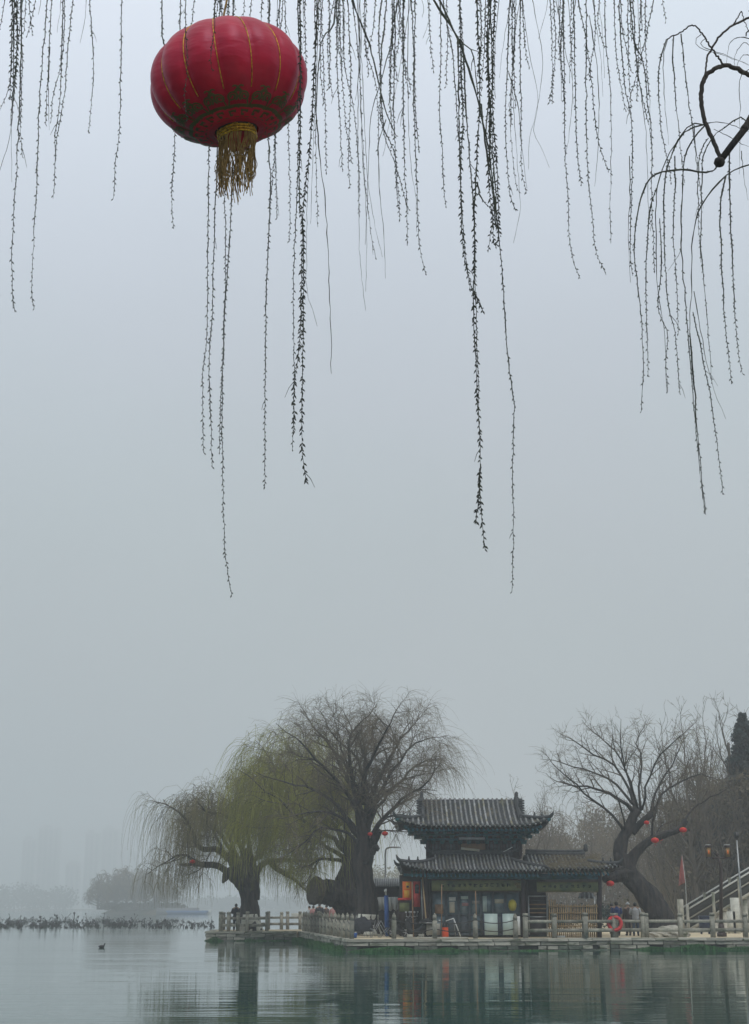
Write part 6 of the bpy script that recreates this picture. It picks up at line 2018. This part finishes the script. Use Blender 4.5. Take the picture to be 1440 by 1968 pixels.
S = [  # (distance, buds, thickness, path)
 # far left bunch
 (6.6,1.2,1,[(28,-10),(25,200),(22,240)]),(7.0,1,1,[(35,-10),(30,150),(22,215)]),(6.2,.6,.9,[(28,-10),(20,150),(0,210),(-12,240)]),(7.6,0,.9,[(25,-10),(24,220),(0,330),(-10,360)]),
 (6.0,1.2,1,[(42,-10),(38,200),(33,300),(25,440),(22,500),(24,560),(29,600)]),(6.8,1.1,1,[(40,-10),(43,120),(40,230),(43,300)]),(7.4,0,.8,[(45,-10),(28,150),(22,215),(23,350)]),
 (6.4,1.3,1,[(24,-10),(22,100),(20,190)]),(6.9,1.3,1,[(32,-10),(33,90),(28,170)]),(7.8,.5,.8,[(10,-10),(3,40),(-5,70)]),
 (7.0,1,.9,[(50,-10),(47,60)]),(6.6,1.2,1,[(55,-10),(60,40),(62,70)]),(7.1,1.2,1,[(70,-10),(60,40),(52,70)]),(7.4,0,.8,[(80,-10),(74,28)]),
 (6.1,1.1,1,[(92,-10),(80,140),(72,300),(70,370),(64,470),(61,560),(66,592)]),(6.9,1,1,[(100,-10),(95,80),(90,200),(88,240)]),(7.4,0,.8,[(96,90),(93,160),(95,250)],),
 (7.6,0,.8,[(119,-10),(110,62)]),(7.0,.8,1,[(125,-10),(120,110),(103,180),(98,235)]),(6.4,1.1,1,[(122,-10),(115,200),(107,260),(106,320),(102,382)]),(6.8,1,1,[(141,-10),(130,90),(125,180),(112,250),(107,300)]),
 (7.8,0,.8,[(166,-10),(163,40),(154,83)]),(7.6,.6,.8,[(172,-10),(180,130),(175,200),(170,257)]),(6.5,1,1,[(235,-10),(232,120),(230,250),(222,320),(218,382)]),
 # round the lantern: in front
 (6.2,1,.9,[(358,-10),(357,70),(360,130),(355,190),(360,232)]),(6.15,1,.9,[(413,-10),(412,60),(405,110),(409,138)]),(6.3,1,.9,[(573,-10),(574,60),(578,140),(572,200),(574,260),(569,420),(563,560),(566,700),(562,867)]),
 # behind it
 (8.2,1,1,[(311,-10),(312,60),(318,95),(326,170),(336,260),(330,380),(334,440)]),(8.0,1.1,1,[(348,-10),(346,70),(345,150)]),(8.4,.9,1,[(376,-10),(369,45),(372,120)]),
 (8.0,1.2,1,[(420,-10),(416,30),(410,60)]),(8.2,1.3,1,[(428,-10),(424,60)]),(8.1,1.2,1,[(436,-10),(438,60)]),(8.5,1,1,[(450,-10),(452,20)]),(8.3,1,1,[(470,-10),(466,50)]),(8.3,1,1,[(484,-10),(480,55)]),
 (8.2,1,.9,[(415,-10),(404,140),(402,280),(400,400),(398,640),(390,720),(392,870)]),(8.0,1.2,1,[(424,-10),(420,150),(418,280),(413,400),(408,600),(402,700),(405,800),(408,897)]),
 (8.3,1,.9,[(440,-10),(436,200),(432,390),(434,450),(430,640),(424,780),(422,870)]),(8.1,.9,.9,[(448,-10),(448,220),(445,400),(432,600),(427,760),(428,900),(432,1050),(438,1100),(446,1143)]),
 (7.9,1,1,[(518,-10),(516,250),(520,350),(517,450),(512,560),(510,720),(509,935)]),(8.2,.9,.9,[(540,-10),(533,60),(530,250),(528,300),(518,400)]),(8.3,.6,.9,[(545,-10),(535,120),(528,260),(531,350),(532,422)]),
 (8.4,.7,.8,[(548,-10),(552,200),(556,300),(558,400),(556,465)]),(8.6,0,.8,[(533,-10),(531,200),(530,330),(536,415)]),
 # right of the lantern
 (6.8,1.5,1.1,[(577,-10),(578,120),(577,250),(575,380),(583,450),(583,640),(580,800),(583,880),(589,927)]),(7.2,1.4,1,[(612,-10),(604,150),(594,300),(584,380),(580,500),(577,640),(566,740),(565,830)]),
 (8.6,0,.8,[(610,-10),(604,150),(592,350),(590,550),(600,590),(610,627)]),(8.8,0,.8,[(614,-10),(602,300),(597,430)]),(8.4,.7,.8,[(619,-10),(618,30),(625,200),(627,335)]),(8.7,.4,.8,[(605,-10),(607,200),(608,340),(611,436)]),
 (7.4,0,1.3,[(646,-10),(640,50),(618,80),(608,200),(615,300),(628,430),(633,560),(637,650),(637,718)]),(8.2,.8,.8,[(645,-10),(632,50),(631,120),(640,190)]),(8.0,1,1,[(632,-10),(634,110),(632,170)]),
 (8.1,.8,.9,[(648,-10),(648,130),(655,250),(658,328)]),(8.4,.7,.8,[(650,-10),(655,100),(665,240),(676,312)]),(7.7,1,.9,[(668,-10),(674,150),(670,300),(673,362)]),(8.6,.5,.8,[(660,-10),(662,120),(680,210),(690,330),(690,415)]),
 (8.8,0,.8,[(678,-10),(690,60),(688,200),(690,400),(692,500),(703,597)]),(8.9,0,.8,[(690,-10),(692,150),(697,300),(705,430),(703,560)]),(8.7,.2,.8,[(676,-10),(690,120),(700,330),(712,440),(722,495)]),(8.7,0,.8,[(686,-10),(697,150),(706,330),(722,440),(735,494)]),
 (7.6,.2,1.7,[(672,-20),(692,40),(712,90),(735,190),(748,230),(762,262)]),(7.0,.8,1.3,[(744,-10),(732,120),(734,210),(742,270),(765,330),(780,390),(785,402)]),(7.1,1.2,1.1,[(735,-10),(728,60),(733,160),(732,230),(757,290),(765,360),(769,420)]),
 (7.5,.9,.9,[(722,-10),(718,50),(705,110),(715,70)][:3]),(7.7,1,1,[(757,-10),(760,60),(757,200),(760,300),(765,400)]),(7.4,1.1,1,[(776,-10),(775,160),(777,300),(782,400),(783,472)]),(7.0,1.2,1,[(790,-10),(796,100),(795,200),(800,320),(802,370),(806,470),(818,525)]),
 (8.8,0,.8,[(790,-10),(783,40),(765,150),(748,240),(736,300)]),(8.6,0,.8,[(785,-10),(784,180),(790,320),(800,380),(801,445)]),(8.9,0,.8,[(742,230),(728,280),(730,370),(738,450),(741,535)]),(8.2,0,.9,[(760,40),(740,130),(714,220),(708,330),(705,420),(702,470)]),
 (8.5,.6,.8,[(700,-10),(703,90),(722,160),(728,240),(726,300)]),(7.9,1.1,1,[(766,-10),(752,80),(750,180),(754,260)]),(7.9,1.1,1,[(798,-10),(797,150),(800,230),(806,290)]),
 # centre right
 (6.9,1,1,[(846,-10),(847,100),(845,200),(850,300),(853,360),(858,400)]),(7.2,.2,2.3,[(822,-25),(842,14),(868,52),(882,78),(900,130),(915,180),(930,240),(945,330),(955,440)]),(7.25,.2,1.6,[(834,-25),(858,28),(880,74),(905,95),(913,130),(918,182)]),
 (7.3,.9,1,[(850,-10),(858,40),(872,120),(880,250),(887,300)]),(6.8,1.2,1,[(880,70),(882,200),(885,320),(888,400),(892,460),(898,520),(905,560)]),(6.9,1.3,1.1,[(884,-10),(886,120),(890,240),(885,320),(888,460),(898,520),(912,570)]),
 (6.6,1.4,1.2,[(915,-10),(920,80),(922,200),(916,310),(912,400),(912,500),(910,600),(915,700),(918,770),(923,850),(922,930),(926,1000),(933,1058)]),(6.65,1.5,1,[(912,560),(920,580),(928,598)]),(6.65,1.4,1,[(923,900),(920,960),(915,1008)]),
 (7.0,1.1,1,[(890,80),(895,200),(905,330),(912,450),(914,560),(918,700),(920,780)]),(6.4,1.2,1.2,[(942,-10),(946,150),(940,250),(950,330),(955,430),(962,480),(970,600),(978,700),(988,780),(985,900),(987,1000),(984,1138)]),
 (7.2,1.2,1,[(945,-10),(938,120),(946,250),(948,400),(938,485)]),(7.4,1.1,1,[(934,-10),(930,100),(924,180)]),(7.3,1.3,1,[(951,-10),(947,200),(956,330),(958,450),(953,472)]),(7.1,1.3,1,[(940,-10),(936,100),(943,220),(938,330),(944,400),(950,470)]),
 (7.4,1.2,1,[(936,60),(940,180),(934,260),(944,350),(955,440)]),(7.6,.2,1.2,[(925,200),(935,290),(950,380),(962,455)]),(7.5,.6,1,[(917,350),(925,380),(945,405),(955,440)]),(7.8,0,.8,[(960,-10),(951,100),(953,190)]),
 # right part
 (7.4,1,1,[(980,-10),(976,100),(972,230),(976,330),(981,375),(992,406)]),(7.6,.9,.9,[(1000,-10),(1000,120),(1002,200),(1003,320),(1012,372)]),(8.6,0,.8,[(985,-10),(970,70),(960,150)]),(8.5,0,.8,[(1003,-10),(1017,100),(1034,190),(1025,250),(1037,275),(1056,322)]),
 (8.2,0,.8,[(1055,-10),(1045,40),(1035,75)]),(8.7,0,.8,[(1055,-10),(1072,78)]),(8.6,0,.8,[(1022,-10),(1042,100),(1040,160),(1030,220),(1017,270),(1016,325)]),(8.6,0,.8,[(1000,-10),(985,120),(990,250),(998,360),(999,410),(987,467)]),
 (8.2,.8,.9,[(988,-10),(990,60),(984,160),(983,240)]),(8.0,1,.9,[(1003,-10),(1008,80),(1018,130)]),(8.3,.3,.8,[(982,-10),(986,110),(980,220),(990,340),(998,370)]),(8.6,0,.8,[(978,140),(995,200),(1003,280),(1010,340),(1013,362)]),
 (6.9,1,1,[(1082,-10),(1084,120),(1086,280),(1092,380),(1095,460),(1103,505),(1115,536)]),(8.7,0,.8,[(1067,-10),(1085,90),(1100,160),(1095,250),(1085,310)]),(7.4,1,1,[(1103,-10),(1105,150),(1108,260),(1112,320),(1118,358)]),
 (6.8,1.1,1,[(1127,-10),(1127,200),(1130,330),(1140,430),(1146,485),(1165,528)]),(7.0,1.2,1,[(1110,-10),(1127,80),(1137,160),(1145,240),(1155,290),(1170,328)]),(8.6,0,.8,[(1138,-10),(1153,100),(1159,186)]),(8.8,0,.8,[(1133,30),(1150,150),(1150,280),(1143,358)]),
 (8.4,.2,.9,[(1162,-10),(1165,90),(1172,150),(1175,250),(1173,400),(1174,468)]),(6.9,1.2,1.1,[(1190,-10),(1192,60),(1200,160),(1212,220),(1216,280),(1213,400),(1211,470),(1216,530)]),(8.2,.6,.8,[(1180,-10),(1184,100),(1193,160),(1203,215),(1225,244)][:4]),
 (7.6,.9,1,[(1192,-10),(1197,60),(1207,110),(1215,140)]),(7.2,1.2,1,[(1210,-10),(1220,80),(1237,120),(1245,200),(1253,260),(1252,360),(1255,450),(1258,522)]),(7.5,1,1,[(1216,-10),(1220,60),(1226,140),(1240,212),(1247,240)]),(8.5,0,.8,[(1225,-10),(1232,100),(1247,170),(1250,250),(1255,310)]),
 (7.4,1,1,[(1258,-10),(1245,60),(1235,100),(1222,150),(1210,190)]),(7.9,.8,.9,[(1232,-10),(1235,60)]),(8.4,.6,.8,[(1272,-10),(1280,43)]),(8.8,0,.8,[(1210,300),(1211,380),(1208,450),(1212,543)]),(8.8,0,.8,[(1216,60),(1228,150),(1242,260),(1246,380),(1250,426)]),
 (8.0,.3,.8,[(1108,-10),(1100,60),(1095,160)]),(8.3,0,.8,[(1150,-10),(1158,60),(1162,150)]),(8.7,0,.8,[(1092,-10),(1098,90),(1102,200)]),
]
for k, s_ in enumerate(S):
    D_, bud, th, path = s_
    hang = path[0][1] < 0
    strand([(x, y) for x, y in path], D_, bud, th, hang, seed=k + 1, dens=1.0)
# extra short strands along the very top edge, thinning to the left and right
r = random.Random(77)
for k in range(44):
    x = r.choice([r.uniform(480, 830), r.uniform(860, 1260), r.uniform(500, 1250)])
    L = r.uniform(25, 210)
    strand([(x, -10), (x + r.uniform(-6, 6), L * .5), (x + r.uniform(-10, 12), L)], r.uniform(7.2, 9), r.choice([0, .6, 1, 1.1]), .85, True, seed=300 + k)

# the thick crooked limb at the right and its twigs
def wl(path, D_, r0, r1, seed):
    pts = [P(x, y, D_ + .02 * i) for i, (x, y) in enumerate(path)]
    sp = smooth_path(pts, len(pts) * 6); rs_ = np.random.RandomState(seed); sp += rs_.randn(*sp.shape) * .0022
    m = MB(); m.tube(sp, np.linspace(r0, r1, len(sp)), 9, wob=.18, seed=seed); return m.build('limb', M['bark'], wt_, smooth=True)
m = MB()
far = [top + Vector((.1, .2, -.6)), P(1640, 60, 7.6), P(1520, 150, 7.5), P(1452, 214, 7.5), P(1432, 247, 7.5), P(1412, 272, 7.5), P(1398, 293, 7.5), P(1383, 311, 7.5)]
sp = smooth_path(far, 44); m.tube(sp, np.interp(np.linspace(0, 1, 44), [0, .5, .82, 1], [.10, .035, .022, .019]), 10, wob=.14, seed=5)
m.lathe([(.004, -.03), (.024, -.02), (.033, 0), (.027, .02), (.006, .035)], tuple(P(1383, 312, 7.5)), 9)
m.lathe([(.004, -.022), (.022, -.012), (.026, .004), (.01, .024)], tuple(P(1432, 246, 7.5)), 9)
m.build('limb', M['bark'], wt_, smooth=True)
wl([(1384, 306), (1372, 272), (1356, 236), (1347, 190), (1351, 158), (1360, 143), (1378, 130), (1395, 126), (1418, 133), (1445, 146), (1500, 150), (1560, 120)], 7.5, .0125, .014, 2)
wl([(1356, 148), (1359, 112), (1372, 88), (1388, 65), (1410, 48), (1445, 32), (1500, 10)], 7.5, .0052, .0075, 3)
wl([(1393, 127), (1376, 104), (1358, 78), (1342, 54), (1327, 50), (1312, 60), (1303, 66), (1290, 70), (1281, 77)], 7.5, .0058, .0035, 4)
wl([(1410, 48), (1418, 34), (1425, 22), (1430, 40), (1440, 62)], 7.5, .004, .002, 5)
T = [(.6,.8,[(1281,76),(1268,120),(1266,180),(1270,245),(1282,300),(1290,350)]),(0,.7,[(1284,74),(1275,110),(1277,180),(1285,278)]),(.3,.8,[(1295,69),(1293,110),(1300,200),(1310,300),(1316,352)]),(.3,.8,[(1309,65),(1313,110),(1322,180),(1333,260),(1346,355),(1352,400)]),
 (0,1.0,[(1355,240),(1330,238),(1310,260),(1290,290),(1275,320),(1262,365),(1261,450),(1264,550),(1277,640),(1282,757)]),(.5,1.0,[(1354,239),(1325,248),(1305,268),(1290,300),(1278,350),(1276,420),(1282,560),(1298,650),(1307,757)]),
 (.4,.9,[(1355,241),(1336,262),(1320,290),(1314,320),(1311,380),(1310,480),(1318,580),(1327,700),(1335,800),(1345,900),(1355,987)]),
 (.3,1.1,[(1380,318),(1368,330),(1345,331),(1320,326),(1285,328),(1262,334),(1248,346),(1234,375),(1222,430),(1220,500),(1227,560),(1236,660),(1233,790)]),(.6,.9,[(1262,362),(1250,400),(1243,480),(1241,560),(1244,640),(1246,725)]),
 (0,1.3,[(1500,300),(1445,315),(1402,332),(1372,362),(1347,398),(1333,450),(1329,550),(1326,640),(1332,730)]),(.5,.9,[(1326,640),(1335,760),(1345,880),(1356,987)]),(.5,.8,[(1332,600),(1345,660),(1365,760),(1378,850),(1389,951)]),
 (0,.7,[(1334,560),(1348,640),(1366,730),(1395,805)]),(.8,.9,[(1395,338),(1385,390),(1385,460),(1392,600),(1400,680),(1406,738)]),(1,.9,[(1402,290),(1402,350),(1406,460),(1412,600),(1420,680),(1427,718)]),
 (.3,.8,[(1450,250),(1425,225),(1400,240),(1372,262),(1352,300),(1350,340),(1348,420),(1347,480),(1358,600),(1369,738)]),(0,.7,[(1310,65),(1334,240),(1340,330),(1350,380)][1:]),(0,.7,[(1480,140),(1450,130),(1425,145),(1421,180),(1423,250),(1421,335)]),
 (0,.8,[(1445,75),(1420,72),(1402,85),(1396,122)]),(0,.7,[(1450,95),(1432,82),(1420,92),(1412,110),(1412,131)]),(0,.7,[(1450,112),(1432,105),(1420,118),(1418,134)]),(0,.7,[(1348,66),(1337,75),(1337,84),(1352,95),(1380,103),(1420,116),(1450,128)]),
 (0,.7,[(1357,74),(1347,82),(1356,92),(1390,104),(1445,128)]),(0,.8,[(1440,22),(1442,16),(1450,20)]),(0,.8,[(1355,237),(1385,235),(1415,243),(1450,258)]),(0,.7,[(1372,248),(1400,262),(1430,278),(1450,286)]),(.4,.8,[(1434,70),(1438,60),(1470,50)]),
 (.6,.8,[(1268,420),(1272,520),(1264,590),(1283,640),(1280,700),(1283,755)]),(0,.7,[(1310,430),(1308,480),(1290,512),(1284,520)]),(.5,.8,[(1297,300),(1298,360),(1294,440),(1300,540),(1304,640)]),(0,.7,[(1425,290),(1430,340),(1438,385)]),(.3,.7,[(1362,265),(1345,300),(1342,420),(1350,520)])]
for k, (bud, th, path) in enumerate(T):
    strand(path, 7.5 + (k % 5) * .06, bud, th, False, seed=500 + k, dens=1.1)

# the cord the great lantern hangs by
tp = lc + tilt @ Vector((0, 0, LB + .02))
lp = LIMB[2]; i = int(np.argmin(abs(lp[:, 0] - tp.x)))
m = MB(); m.tube([tp, Vector(lp[i])], .006, 6); m.tube([tp + Vector((-.03, 0, 0)), tp + Vector((0, 0, .07)), tp + Vector((.03, 0, 0))], .004, 6); m.build('hanging_cord', M['cord'], lan)
